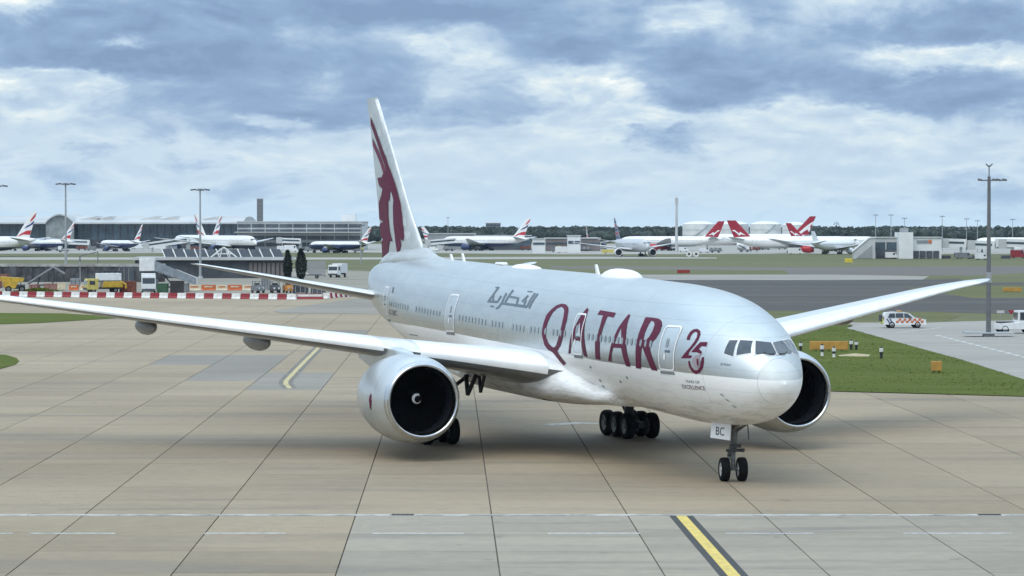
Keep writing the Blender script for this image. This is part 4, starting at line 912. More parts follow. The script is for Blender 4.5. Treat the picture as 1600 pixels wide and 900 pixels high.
bldg('airside_hut', 'white square airside building with one doorway, in front of dark pier', 832, 852, 374, 1270, 10, None, M_CLADW, [(.62, .78)], bay_=4, cat='hut')
bldg('cargo_shed', 'long brown grey cargo shed between the two white huts', 852.5, 938, 373, 1420, 30, None, M_BRN, [(.55, .68)], bay_=9)
bldg('white_container_office', 'white tall box office to the right of the cargo shed', 887, 907, 369, 1300, 10, None, M_CLADW, [(.55, .72)], bay_=3, cat='hut')
bldg('office_block', 'grey square office block standing alone above the distant trees', 759, 782, 349, 2500, 30, None, mat('block_grey', (.27, .27, .27), .7, 0, .1, .1), [(.62, .8), (.84, .95)], bay_=3)
for k, (u0, u1, vt, Y) in enumerate(((470, 500, 366, 1440), (690, 705, 372, 1380), (908, 940, 376, 1350))):
    pass
# fuel tanks
M_TANK = mat('tank_white', (.66, .67, .65), .5, 0, .08, .12)
for k, (u0, u1, vt, Y, lb) in enumerate(((1068, 1119, 351, 1900, 'leftmost white fuel storage tank beside the slim mast'), (1121, 1172, 351, 1930, 'second white fuel tank from the slim mast, behind the red tail'), (1174, 1223, 351, 1900, 'third white fuel tank from the slim mast'), (1224, 1262, 352, 1960, 'rightmost white fuel tank beside the tallest red tail'))):
    xc = ((u0+u1)/2-800)/F*Y; rr = (u1-u0)/2/F*Y; zt = AT(0, vt, Y).z
    tk = thing('fuel_tank', lb, 'tank', (xc, Y+rr, 0), 0, 'white fuel tanks')
    MB().lathe([(0, rr), (zt, rr)], (0, 0, 0), 48, 'z').build('shell', M_TANK, tk, smooth=50)
    MB().lathe([(zt, rr*1.01), (zt+.4, rr*1.01), (zt+1.5, rr*.75), (zt+2.3, rr*.4), (zt+2.6, .05)], (0, 0, 0), 48, 'z').build('dome_roof', M_CLADW, tk, smooth=50)
    for hh in (.25, .5, .75): MB().lathe([(zt*hh, rr+.02), (zt*hh, rr+.25), (zt*hh+.25, rr+.25), (zt*hh+.25, rr+.02)], (0, 0, 0), 48, 'z').build('stiffening_ring', M_CLADL, tk)
    MB().path([(rr*math.cos(a)*1.03, rr*math.sin(a)*1.03, (a+2.6)/1.6*zt) for a in np.linspace(-2.6, -1.0, 12)], .35, 5).build('stair', M_MULL, tk)
# right-hand pier
Yr = 1050
wp = bldg('white_pier', 'white pier building with small badge sign and square corner block, far right', 1424, 1471, 372, Yr, 18, None, M_CLADW, None)
xo = wp.location.x
MB().box(((1414-800)/F*Yr-xo, 3, AT(0, 363, Yr).z/2), (22/F*Yr, 12, AT(0, 363, Yr).z)).build('corner_block', M_CLADW, wp)
MB().box(((1414-800)/F*Yr-xo, 3, AT(0, 363, Yr).z+.8), (3, 3, 1.8)).build('rooftop_plant', M_CLAD, wp)
zz = AT(0, 391, Yr).z
for k in range(4): MB().box(((1431+k*10.5-800)/F*Yr-xo, -.2, zz*.5), (9/F*Yr, .6, zz*.85)).build('loading_bay', M_DARK, wp)
MB().box(((1441-800)/F*Yr-xo, -.2, AT(0, 377.5, Yr).z), (4.2, .2, 1.1)).build('sign_lettering', mat('sign_grey', (.24, .26, .30), .6), wp)
MB().tube(((1453-800)/F*Yr-xo, -.25, AT(0, 377.5, Yr).z), ((1453-800)/F*Yr-xo, -.05, AT(0, 377.5, Yr).z), .75, .75, 20).build('sign_badge', mat('sign_orange', (.55, .16, .06), .6), wp)
lk = bldg('glass_link', 'glazed link bridge with dark band between white pier and grey ramp', 1366, 1402, 372, Yr+4, 8, None, M_CLADL, [(.42, .80)], bay_=3)
MB().box((0, -.3, 1.8), (7.5, .4, 3.2)).build('undercroft', M_DARK, lk)
rp = thing('stair_ramp', 'light grey enclosed stair ramp sloping down left of the glass link', 'ramp', ((1350-800)/F*Yr, Yr-1, 0))
MB().prism([(-4.2, 0), (4.2, 0), (4.2, 7.9), (2.2, 7.9), (-4.2, 2.6)], 'y', 0, 3).build('side_panel', M_CLADL, rp); MB().prism([(-4.5, 2.6), (2.1, 8.0), (4.4, 8.0), (4.4, 8.4), (2.0, 8.4), (-4.5, 3.0)], 'y', -.3, 3.3).build('roof', M_CLADW, rp)
MB().prism([(-3.2, .2), (3.0, .2), (3.0, 5.2)], 'y', -.2, -.05).build('stair_shadow_panel', M_CLAD, rp)
jb = [(1473, 1512, 373, 'first white jet bridge right of the white pier'), (1514, 1556, 376, 'second white jet bridge right of the white pier'), (1558, 1640, 374, 'third white jet bridge, cut by the right edge')]
for u0, u1, vt, lb in jb:
    x0, x1 = (u0-800)/F*Yr, (u1-800)/F*Yr; zt = AT(0, vt, Yr).z; b = thing('jet_bridge', lb, 'jet bridge', ((x0+x1)/2, Yr+4, 0), 0, 'white jet bridges of the right pier')
    MB().box((0, 0, zt-1.6), (x1-x0, 3, 3.2), ry=.03).build('tunnel', M_CLADW, b); MB().box(((x1-x0)*.3, 0, (zt-3)/2), (.8, 1.4, zt-3)).build('column', M_MULL, b)
    MB().box((-(x1-x0)*.38, -.2, zt-1.7), (3, 3.6, 3.7)).build('rotunda', M_CLADL, b); MB().box((0, -1.55, zt-1.5), ((x1-x0)*.8, .1, .8), ry=.03).build('window_band', M_GLZ, b); MB().box((-(x1-x0)*.3, 0, .6), (3.4, 2, 1.2)).build('wheel_carriage', M_DARK, b)
bldg('distant_office', 'pale long low block among the trees above the white pier', 1420, 1530, 357, 2500, 20, None, M_CLADL, [(.55, .7), (.76, .9)], bay_=8)
# lamp masts
M_POLE = mat('galvanised_pole', (.40, .42, .43), .5, .5, .1, .6); M_POLED = mat('mast_dark', (.15, .155, .16), .5, .3, .1, .6)
def lamp_mast(label, u, vb, vt, ring=False, m=None, arms=4):
    g_ = G(u, vb); zt = AT(u, vt, g_.y).z; m = m or M_POLE
    r = thing('lamp_mast', label, 'lamp mast', g_, 0, 'tall apron floodlight masts')
    MB().tube((0, 0, 0), (0, 0, zt), .32, .16, 12).build('pole', m, r, smooth=40)
    MB().tube((0, 0, 0), (0, 0, .5), .7, .6, 12).build('base_plate', m, r)
    MB().tube((0, 0, zt-.15), (0, 0, zt+.15), 1.0, .8, 16).build('head_ring', M_POLED, r)
    for k in range(arms):
        a = 2*math.pi*k/arms+.3; c_, s_ = math.cos(a), math.sin(a)
        ft = MB().box((c_*1.6, s_*1.6, zt+.1), (1.3, .7, .28), rz=a, ry=.12).build('floodlight', M_POLED, r)
        MB().box((c_*1.62, s_*1.62, zt-.08), (1.05, .55, .05), rz=a, ry=.12).build('lens', mat('lamp_lens', (.45, .47, .48), .2), ft)
    return r
lamp_mast('leftmost tall grey floodlight mast rising from the works yard', 103, 437, 288); lamp_mast('second tall floodlight mast, behind the elevated stair truck', 313, 435, 297)
lamp_mast('floodlight mast whose head is cut by the left edge', -3, 437, 291)
g_ = G(1544.5, 526)
rm = thing('lamp_mast', 'tall dark grey light mast with round base plate at the right, beside the service road', 'lamp mast', g_, 0, 'tall apron floodlight masts')
MB().tube((0, 0, 0), (0, 0, 17.0), .27, .17, 14).build('pole', M_POLED, rm, smooth=40)
MB().box((0, 0, .42), (5.2, 2.2, .14)).box((0, 0, .2), (1.1, 1.1, .4)).build('base_platform', M_MULL, rm)
hd = MB().path([(-1.1, 0, 16.6), (1.9, 0, 16.6)], .07).path([(0, 0, 16.6), (0, 0, 18.2)], .06).path([(-.35, 0, 18.35), (0, 0, 18.0), (.35, 0, 18.35)], .07).build('cross_arm', M_POLED, rm)
for x in (-1.0, .55, .95, 1.6): MB().box((x, -.1, 16.65), (.42, .5, .2), ry=.2).build('floodlight', M_POLED, rm)
MB().box((0, 0, 6.3), (.5, .5, 1.1)).build('control_box', M_CLAD, rm)
sm = thing('slim_mast', 'slim pale radar mast with a thicker head standing by the fuel tanks', 'mast', ((1057-800)/F*1300, 1300, 0))
MB().tube((0, 0, 0), (0, 0, 24), .75, .5, 12).build('pole', M_CLADL, sm, smooth=40); MB().tube((0, 0, 24), (0, 0, 26.4), .8, .8, 12).tube((0, 0, 26.4), (0, 0, 27.4), .12, .1, 6).build('head', M_CLADL, sm, smooth=40)
k = 0
for u, vt, nm in ((700, 340, 'thin grey pole on the skyline right of the antelope fin'), (1368, 336, 'thin light pole left of the pier corner block'), (1392, 336, 'thin light pole just left of the white corner block'), (1413, 341, 'thin light pole above the corner block'), (1472, 338, 'thin light pole above the right end of white pier'), (1510, 342, 'thin light pole over the second jet bridge'), (1527, 345, 'thin light pole just left of the dark right mast'), (1582, 343, 'thin light pole between the right mast and right edge'), (564, 352, 'short thin lamp post standing on grass left of the antelope fin')):
    Y = 1350 if u > 900 else (900 if u == 564 else 1800); zt = AT(u, vt, Y).z; r = thing('thin_lamp_post', nm, 'lamp post', ((u-800)/F*Y, Y, 0), 0, 'thin lamp posts on the skyline')
    MB().tube((0, 0, 0), (0, 0, zt), .22, .14, 8).build('pole', M_POLE, r); MB().box((0, 0, zt), (2.6, .6, .3)).build('lamp_head', M_POLED, r)
# distant wood
rn = random.Random(3); tb = MB()
ico = bmesh.new(); bmesh.ops.create_icosphere(ico, subdivisions=2, radius=1); IV = [v.co.copy() for v in ico.verts]; IF = [tuple(v.index for v in f.verts) for f in ico.faces]; ico.free()
for k in range(1500):
    u = rn.uniform(-40, 1640); Y = rn.uniform(2300, 3600)
    if u < 560 and rn.random() < .7: continue
    X = (u-800)/F*Y; hgt = rn.uniform(8.5, 13)+(Y-2300)*.0015; rr = rn.uniform(5, 9)
    ph = rn.uniform(0, 9)
    tb.add([(X+p.x*rr*(1+.3*math.sin(p.z*5+p.y*4+ph)), Y+p.y*rr, hgt*.55+p.z*hgt*.5*(1+.22*math.sin(p.x*6+p.y*5+ph*2))) for p in IV], IF)
for k in range(14000):
    u = rn.uniform(540, 1640); Y = rn.uniform(2300, 2700); X = (u-800)/F*Y; hgt = rn.uniform(3, 12.8); q = rn.uniform(.5, 1.5); a = rn.uniform(0, 3.14)
    tb.add([(X-q*math.cos(a), Y-9, hgt-q*.6), (X+q*math.cos(a), Y-9+q*math.sin(a), hgt-q*.2), (X+q*.3, Y-9, hgt+q*.9)], [(0, 1, 2)])
M_WOOD = mat('wood_foliage', (.038, .052, .040), .9, 0, .45, .12)
tag(tb.build('distant_wood', M_WOOD, None, fix=False), 'dark blue-green belt of distant trees along the horizon', 'wood', kind='stuff')
# taller single trees right of the terminal and by the pier
def tree(label, u, Y, h, w, seed):
    q = random.Random(seed); r = thing('tree', label, 'tree', ((u-800)/F*Y, Y, 0), 0, 'single trees near the buildings')
    MB().tube((0, 0, 0), (.2, 0, h*.5), h*.04, h*.02, 7).tube((0, 0, h*.35), (w*.25, 0, h*.7), h*.015, h*.008, 5).tube((0, 0, h*.35), (-w*.22, .3, h*.68), h*.015, h*.008, 5).build('trunk', mat('bark', (.07, .055, .04), .9), r)
    cb = MB()
    cen = [(q.gauss(0, .42)*w/2, q.gauss(0, .42)*w/2, h*(.58+q.gauss(0, .16))) for _ in range(26)]
    for _ in range(2600):
        c_ = q.choice(cen); v_ = Vector((q.gauss(0, 1), q.gauss(0, 1), q.gauss(0, 1))).normalized()*q.uniform(.6, 1)*w*.16; s_ = q.uniform(.15, .4)*w/10
        p_ = Vector(c_)+v_; a, b = Vector((q.gauss(0, 1), q.gauss(0, 1), q.gauss(0, 1)))*s_, Vector((q.gauss(0, 1), q.gauss(0, 1), q.gauss(0, 1)))*s_
        cb.add([p_, p_+a, p_+b], [(0, 1, 2)])
    cb.build('crown', M_WOOD, r, fix=False)
for k, (lb, u, Y, h, w) in enumerate((('bushy dark tree just left of the antelope fin at the pier end', 571, 1640, 15, 12), ('dark tree behind the pier left of the antelope fin', 556, 1700, 16.5, 9), ('broad dark tree left of the glass link by the pier', 1302, 1450, 11.5, 12), ('dark tree beside the small dark red tail end', 1322, 1500, 12.0, 11))):
    tree(lb, u, Y, h, w, 20+k)
# ------------------------------------------------------------------ works yard on the left
M_BR = mat('barrier_red', (.27, .022, .03), .55, 0, .12, 2); M_BW = mat('barrier_white', (.72, .72, .70), .55, 0, .1, 2)
M_OR = mat('barrier_orange', (.55, .13, .035), .55, 0, .12, 2); M_CR = mat('barrier_cream', (.66, .58, .42), .55, 0, .12, 2)
bar_sec = [(-.30, 0), (.30, 0), (.30, .22), (.16, .42), (.12, 1.0), (-.12, 1.0), (-.16, .42), (-.30, .22)]
def barrier_mesh(m, L):
    me = MB().prism(bar_sec, 'x', -L/2, L/2).build('tmp', m, None); d_ = me.data; bpy.data.objects.remove(me); return d_
bm_r, bm_w = barrier_mesh(M_BR, 1.58), barrier_mesh(M_BW, 1.58)
A0, A1 = G(-36, 463), G(463, 468); nB = int((A1-A0).length/1.63); ang_ = math.atan2(A1.y-A0.y, A1.x-A0.x)
ordn = lambda n_: {1: 'first', 2: 'second', 3: 'third'}.get(n_, '%dth' % n_ if n_ % 10 not in (1, 2, 3) or n_ in (11, 12, 13) else '%d%s' % (n_, {1: 'st', 2: 'nd', 3: 'rd'}[n_ % 10]))
for k in range(nB):
    p_ = A0.lerp(A1, (k+.5)/nB); o = link('road_barrier', bm_r if k % 2 == 0 else bm_w, None)
    o.location = (p_.x, p_.y, -.1); o.rotation_euler = (0, 0, ang_+rnd.uniform(-.015, .015))
    c_ = 'red' if k % 2 == 0 else 'white'; frm = (nB-k+1)//2
    tag(o, '%s block of the red and white barrier row, %s %s one from its right end' % (c_, ordn(frm), c_), 'barrier', 'red and white barrier blocks edging the works yard')
B0, B1 = G(508, 466.5), G(552, 461.5); nb2 = 12; ang2 = math.atan2(B1.y-B0.y, B1.x-B0.x)
for k in range(nb2):
    p_ = B0.lerp(B1, (k+.5)/nb2); o = link('road_barrier', bm_w if k % 2 == 0 else bm_r, None); o.location = (p_.x, p_.y, -.1); o.rotation_euler = (0, 0, ang2+.9)
    c_ = 'white' if k % 2 == 0 else 'red'
    tag(o, 'small %s block, %s %s one of the barrier run receding to the tail' % (c_, ordn(k//2+1), c_), 'barrier', 'barrier blocks receding behind the tailplane')
rl = G(484.5, 467.6); lr = thing('barrier_rail', 'long low red barrier with a white upper face joining the two barrier rows', 'barrier', (rl.x, rl.y, -.1), .03)
MB().prism(bar_sec, 'x', -2.15, 2.15).build('rail_body', M_BR, lr); MB().box((0, -.15, .72), (4.1, .1, .36)).build('white_panel', M_BW, lr)
ocnt = {}
for u0, u1, c_ in ((108, 123, M_OR), (125, 137, M_CR), (293, 314, M_CR), (315, 337, M_OR), (338, 355, M_CR), (356, 378, M_OR), (379, 396, M_CR)):
    a, b = G(u0, 453), G(u1, 453); L_ = b.x-a.x; kn = 'orange' if c_ is M_OR else 'cream'; ocnt[kn] = ocnt.get(kn, 0)+1
    r = thing('plastic_barrier', '%s plastic works barrier, %s %s one from the left, behind the red and white row' % (kn, ordn(ocnt[kn]), kn), 'barrier', ((a.x+b.x)/2, a.y, -.1), 0, 'orange and cream works barriers')
    MB().prism([(-.25, 0), (.25, 0), (.25, .15), (.1, .3), (.1, 1.05), (-.1, 1.05), (-.1, .3), (-.25, .15)], 'x', -L_/2, L_/2).build('body', c_, r); MB().box((0, -.12, .7), (L_*.6, .06, .22)).build('reflective_panel', M_CR if c_ is M_OR else M_OR, r)
# retaining wall with dark panels
Yw = base_y(440); xa, xb = (-60-800)/F*Yw, (258-800)/F*Yw; zw = AT(0, 411.5, Yw).z
rw = thing('retaining_wall', 'long dark panelled retaining wall with pale coping behind the works yard', 'wall', ((xa+xb)/2, Yw, -.075)); n_ = 26
for k in range(n_):
    x0 = -(xb-xa)/2+(xb-xa)*k/n_; MB().box((x0+(xb-xa)/n_/2, .1*(k % 2), zw*.44), ((xb-xa)/n_-.12, .4, zw*.88)).build('panel', mat('wall_dark', (.075, .078, .082), .85, 0, .4, .5, bump=.3), rw)
    MB().box((x0+.0, -.15, zw*.44), (.16, .3, zw*.88)).build('wall_post', M_DARK, rw)
MB().box((0, .3, zw*.92), (xb-xa, 1.2, zw*.16)).build('coping', mat('coping', (.36, .36, .34), .8, 0, .2, .4), rw)
# tunnel portal with raked glazing
Yp = base_y(434); P = lambda u: (u-800)/F*Yp; zr = AT(0, 402, Yp).z; zg = AT(0, 389, Yp).z
tp = thing('tunnel_portal', 'low dark portal building with raked glazing and white truss behind the tailplane tip', 'building', (P(330), Yp, -.075)); ox = P(330)
MB().box((0, 6, zr*.45), (P(452)-P(214), 12, zr*.9)).build('wall', M_DARK, tp); MB().box((0, 5.5, zr*.95), (P(454)-P(210), 14, zr*.14)).build('roof', M_CLADL, tp)
for k in range(11):
    u0 = 258+k*17; x0, x1 = P(u0)-ox+.1, P(u0+15.5)-ox
    MB().add([(x0, 0, zr+.15), (x1, 0, zr+.15), (x1-1.2, 3.2, zg), (x0-1.2, 3.2, zg)], [(0, 1, 2, 3)]).build('glazing_panel', mat('portal_glazing', (.03, .036, .045), .55, 0, .2, .5), tp)
    MB().path([(x0-.1, -.05, zr+.1), (x0-1.3, 3.2, zg+.05)], .11, 5).build('glazing_bar', M_BW, tp)
MB().path([(P(330)-ox, -.3, zr+.1), (P(350)-ox, -.3, zg+.5), (P(370)-ox, -.3, zr+.1)], .17).path([(P(338)-ox, -.3, zr+.9), (P(362)-ox, -.3, zr+.9)], .12).path([(P(344)-ox, -.3, zr+.1), (P(347)-ox, -.3, zg)], .1).path([(P(357)-ox, -.3, zr+.1), (P(353)-ox, -.3, zg)], .1).build('truss', M_BW, tp)
for k in range(9): MB().box((P(392+k*7)-ox, -.1, zr*.42), (P(397)-P(392), .3, zr*.66)).build('louvre', M_BRN, tp)
sc = thing('screen_fence', 'grey ribbed screen fence beside the two dark conifers', 'fence', G(494, 430))
for k in range(18): MB().box((-2.2+k*.26, 0, 1.75), (.2, .1, 3.5)).build('slat', M_CLAD, sc)
def conifer(label, u, vb, vt, w, seed):
    q = random.Random(seed); g_ = G(u, vb); h = AT(u, vt, g_.y).z; r = thing('conifer', label, 'tree', g_, 0, 'two narrow dark conifers'); MB().tube((0, 0, 0), (0, 0, h*.8), .14, .03, 7).build('trunk', mat('bark', (.07, .055, .04), .9), r); cb = MB()
    for _ in range(2600):
        t_ = q.random()**.9; rr = w/2*math.sin(math.pi*min(.96, t_*.88+.10))**.8*q.uniform(.75, 1.05); a = q.uniform(0, 6.28); p_ = Vector((rr*math.cos(a), rr*math.sin(a), .15+t_*h*.98)); s_ = q.uniform(.1, .26)
        cb.add([p_, p_+Vector((q.gauss(0, 1)*s_, q.gauss(0, 1)*s_, s_*1.6)), p_+Vector((q.gauss(0, 1)*s_, q.gauss(0, 1)*s_, q.gauss(0, .5)*s_))], [(0, 1, 2)])
    cb.build('crown', mat('conifer_green', (.018, .026, .020), .9, 0, .3, 3), r, fix=False)
conifer('left one of the two narrow dark conifers, against the portal building', 449.5, 438, 392, 1.7, 1); conifer('right one of the two narrow dark conifers, beside the ribbed screen', 470.5, 437, 390, 2.3, 2)

def wheels(r, xs_, y, rad, w=.3, rim=None):
    for x in xs_:
        for s_ in (-1, 1):
            ty = MB().lathe(tyre_prof(rad, w), (0, 0, 0), 20, 'y').build('wheel', M_TYRE, r, smooth='all'); ty.location = (x, s_*y, rad); MB().lathe([(-w*.4, rad*.6), (-w*.45, .02)], (0, 0, 0), 14, 'y').lathe([(w*.4, rad*.6), (w*.45, .02)], (0, 0, 0), 14, 'y').build('rim', rim or M_GEAR, ty)
M_VY = mat('vehicle_yellow', (.52, .33, .03), .4, 0, .12, 1.5, coat=.2); M_VYL = mat('vehicle_pale_yellow', (.55, .46, .12), .4, 0, .12, 1.5, coat=.2); M_VW = mat('vehicle_white', (.72, .73, .73), .4, 0, .06, 1.5, coat=.2); M_VG = mat('vehicle_green', (.05, .12, .065), .6, 0, .15, 1.5); M_VR = mat('vehicle_rust', (.20, .06, .04), .7, 0, .25, 1.5); M_VT = mat('vehicle_grey', (.18, .19, .2), .6, 0, .15, 1.5)
def truck(name, label, u, v, rz, cab, body, L=7.0, h=3.3, box=True, cat='truck', w=2.5, cabh=None):
    g_ = G(u, v); r = thing(name, label, cat, (g_.x, g_.y, -.075), rz); ch_ = cabh or h*.86
    MB().box((0, 0, .85), (L, w*.5, .3)).build('chassis', M_DARK, r)
    cb = MB().prism([(L/2-2.1, .6), (L/2, .6), (L/2, 1.6), (L/2-.25, ch_), (L/2-2.1, ch_)], 'y', -w/2, w/2).build('cab', cab, r, bevel=.08)
    MB().box((L/2-.10, 0, ch_*.72), (.16, w*.86, ch_*.30), ry=-.075).build('windscreen', M_GLASS, cb)
    for s_ in (-1, 1): MB().box((L/2-.95, s_*w/2, ch_*.72), (1.0, .06, ch_*.28)).build('side_window', M_GLASS, cb); MB().box((L/2+.02, s_*w*.36, .95), (.08, .36, .2)).build('headlight', M_RIM, cb)
    MB().box((L/2, 0, .75), (.16, w*.95, .4)).build('bumper', M_DARK, cb)
    if box: MB().box((-1.15, 0, (h+1.05)/2), (L-2.5, w, h-1.05)).build('load_body', body, r, bevel=.06)
    wheels(r, (L/2-1.2, -L/2+1.3), w/2-.18, .5)
    return r
yt = truck('yellow_truck', 'yellow lorry with white raised body parked behind the barrier row', 161, 457, deg(205), M_VYL, M_VYL, 6.6, 3.0, False)
MB().box((-1.0, 0, 2.9), (4.2, 2.3, 1.3)).build('load_body', M_VW, yt, bevel=.06); MB().prism([(-3.4, 1.0), (.4, 1.0), (.2, 2.1), (-3.1, 2.1)], 'y', -1.25, 1.25).build('hopper', M_VY, yt, bevel=.05); MB().path([(-2.9, 1.0, 2.1), (-3.9, 1.2, 1.5), (-3.9, 1.2, .8)], .2).build('chute', M_VY, yt)
truck('white_lorry', 'white lorry facing the camera behind the barrier row', 232, 458.5, deg(-82), M_VW, M_VW, 7.2, 3.6, True, cabh=3.3)
bn = thing('skip_bin', 'green steel skip bin beside the white lorry', 'bin', (G(254, 457).x, G(254, 457).y, -.075)); MB().box((0, 0, .85), (1.9, 1.4, 1.5), top=(1.08, 1.08)).build('body', M_VG, bn, bevel=.04); MB().box((0, 0, 1.66), (2.15, 1.6, .12)).build('lid', M_VG, bn); wheels(bn, (-.7, .7), .55, .12, .1)
su = truck('stair_truck', 'passenger stair truck with white raised cabin and long grey stairway', 258, 455, deg(180), M_VT, M_VT, 7.0, 1.6, False, cabh=2.2)
MB().box((3.2, 0, 5.0), (2.8, 2.2, 2.4)).build('upper_cabin', M_VW, su, bevel=.06); MB().box((3.2, -1.12, 5.0), (.8, .06, 1.4)).build('cabin_window', M_DARK, su)
MB().prism([(2.0, 4.0), (-5.6, 1.35), (-5.6, 2.5), (2.0, 5.7)], 'y', -1.0, -.9).prism([(2.0, 4.0), (-5.6, 1.35), (-5.6, 2.5), (2.0, 5.7)], 'y', .9, 1.0).build('side_panel', mat('stair_panel', (.24, .27, .30), .4), su)
MB().prism([(-2.0, 2.7), (-5.8, 1.3), (-5.8, 2.6), (-2.0, 4.1)], 'y', -1.1, -1.02).build('lower_panel', M_VW, su)
for k in range(14): MB().box((2.0-k*.55, 0, 3.9-k*.19), (.55, 1.8, .08)).build('step', M_MULL, su)
for k in range(6): MB().path([(1.8-k*1.3, -1.05, 4.0-k*.455), (1.8-k*1.3, -1.05, 5.65-k*.555)], .05, 5).build('stair_post', M_VW, su)
MB().path([(3.0, .6, .9), (2.2, .6, 3.9)], .12).path([(3.0, -.6, .9), (2.2, -.6, 3.9)], .12).path([(-1.5, 0, 1.0), (.4, 0, 3.3)], .14).build('lift_frame', M_DARK, su)
du = thing('dumper', 'orange-yellow dumper skip vehicle at the far left behind the barriers', 'dumper', (G(22, 456).x, G(22, 456).y, -.075), deg(10))
MB().prism([(-2.0, 1.1), (-1.4, .7), (.2, .7), (.9, 2.0), (-2.1, 2.2)], 'y', -1.1, 1.1).build('skip', M_VY, du, bevel=.06); MB().prism([(-2.6, 2.1), (1.6, 1.9), (1.9, 2.6), (-2.4, 2.9)], 'y', -.9, .9).build('upper_hopper', M_VY, du, bevel=.05); MB().box((.9, 0, 1.0), (2.2, 1.4, .8)).build('chassis', M_DARK, du); MB().path([(1.2, .6, 1.2), (1.2, .6, 2.9), (2.0, .6, 2.9)], .06).path([(1.2, -.6, 1.2), (1.2, -.6, 2.9), (2.0, -.6, 2.9)], .06).build('roll_bar', M_DARK, du); wheels(du, (-1.0, 1.4), .95, .6, .4)
bl = thing('belt_loader', 'dark folded conveyor loader leaning against the retaining wall', 'conveyor', (G(72, 449).x, G(72, 449).y, -.075))
MB().path([(-3.6, 0, .8), (1.4, 0, 4.0), (3.6, 0, 2.7)], .22).path([(-3.6, .8, .8), (1.4, .8, 4.0), (3.6, .8, 2.7)], .22).build('boom', M_VT, bl); MB().box((-1.1, .4, 2.4), (6.0, .7, .12), ry=-.57).build('belt', M_DARK, bl); MB().path([(1.2, .4, .4), (1.4, .4, 3.8)], .16).path([(-1.8, .4, .4), (-1.2, .4, 2.2)], .14).build('support_leg', M_DARK, bl); MB().box((0, .4, .5), (5, 1.4, .3)).build('chassis', M_DARK, bl); wheels(bl, (-1.8, 1.8), .8, .35, .2)
gp = G(60, 455); sg = MB(); q_ = random.Random(5)
for k in range(900):
    x, y = q_.gauss(0, 1.7), q_.gauss(0, .8); s_ = q_.uniform(.1, .28); z_ = q_.uniform(0, .5)*math.exp(-(x/2)**2); sg.add([(gp.x+x, gp.y+y, z_-.1), (gp.x+x+q_.gauss(0, s_), gp.y+y, z_+s_), (gp.x+x+q_.gauss(0, s_), gp.y+y+s_, z_+s_*.4)], [(0, 1, 2)])
tag(sg.build('low_shrub', M_GRASS, None, fix=False), 'low patch of green weeds under the folded conveyor', 'shrub')
for u, v, L_, h_, m_, lb in ((200, 456.5, 2.9, 2.0, M_VR, 'dark rusty red container between yellow lorry and white lorry'), (80, 452, 2.6, 1.1, mat('crate_pink', (.30, .16, .13), .7, 0, .2, 1), 'low brown-pink crate left of the orange works barrier'), (97, 452, 1.5, 1.2, M_CR, 'small cream crate beside the brown-pink crate'), (277, 457, 2.4, 2.1, mat('container_dark', (.05, .045, .045), .7, 0, .2, 1), 'black steel container to the right of the green bin')):
    g_ = G(u, v); r = thing('storage_box', lb, 'container', (g_.x, g_.y, -.075)); MB().box((0, 0, h_/2), (L_, 1.6, h_)).build('body', m_, r, bevel=.04)
    for k in range(int(L_/.3)): MB().box((-L_/2+.2+k*.3, -.83, h_*.5), (.1, .06, h_*.85)).build('rib', m_, r)
    MB().box((0, 0, h_+.04), (L_+.1, 1.7, .08)).build('lid', m_, r)
gf = G(138, 436); gn = thing('sign_gantry', 'thin dark goalpost gantry frame standing on the wall line', 'gantry', (gf.x, gf.y, -.075)); MB().path([(-1.9, 0, 0), (-1.9, 0, 5.4)], .15).path([(2.2, 0, 0), (2.2, 0, 6.4)], .1).path([(-1.9, 0, 5.35), (2.2, 0, 6.3)], .1).build('frame', M_POLED, gn); MB().box((-1.9, 0, .2), (.7, .7, .4)).build('footing', M_CLAD, gn)
pl = thing('roadside_post', 'thick grey roadside post just right of the left lamp mast', 'post', (G(125, 440).x, G(125, 440).y, -.075)); MB().tube((0, 0, 0), (0, 0, 4.6), .2, .17, 10).build('pole', M_POLE, pl); MB().box((0, 0, 4.6), (.5, .5, .2)).build('cap', M_POLED, pl)
def tug(label, u, v, m_, rz, lampm=None):
    g_ = G(u, v); r = thing('baggage_tug', label, 'tug', (g_.x, g_.y, -.075), rz); MB().prism([(-1.5, .4), (1.5, .4), (1.5, 1.0), (.5, 1.15), (.3, 1.5), (-1.5, 1.3)], 'y', -.75, .75).build('body', m_, r, bevel=.06)
    MB().path([(-.9, .65, 1.2), (-.9, .65, 2.1), (.5, .65, 2.1), (.6, .65, 1.2)], .05).path([(-.9, -.65, 1.2), (-.9, -.65, 2.1), (.5, -.65, 2.1), (.6, -.65, 1.2)], .05).build('roll_frame', M_DARK, r); MB().box((-.2, 0, 2.13), (1.6, 1.4, .08)).build('canopy', M_VT, r); MB().box((-.5, 0, 1.5), (.5, .9, .5)).build('seat', M_DARK, r); wheels(r, (-1.0, 1.0), .62, .38, .25)
    for s_ in (-1, 1): MB().tube((1.5, s_*.4, .85), (1.58, s_*.4, .85), .17, .17, 12).build('headlight', lampm or M_RIM, r)
tug('grey and white tug behind the barriers below the tailplane, left of three', 403, 457, M_VT, deg(-60)); tug('dark tug with round white lamp, middle of the three below the tailplane', 430, 457, M_DARK, deg(-75), M_BW); tug('tug with orange front, right of the three below the tailplane', 451, 457, mat('tug_orange', (.50, .22, .05), .5, 0, .2, 1), deg(-70))
wt = truck('white_road_truck', 'white flat-fronted truck behind the tailplane root', 528, 433, deg(-110), M_VW, M_VW, 6.0, 3.3, True, cabh=3.0)
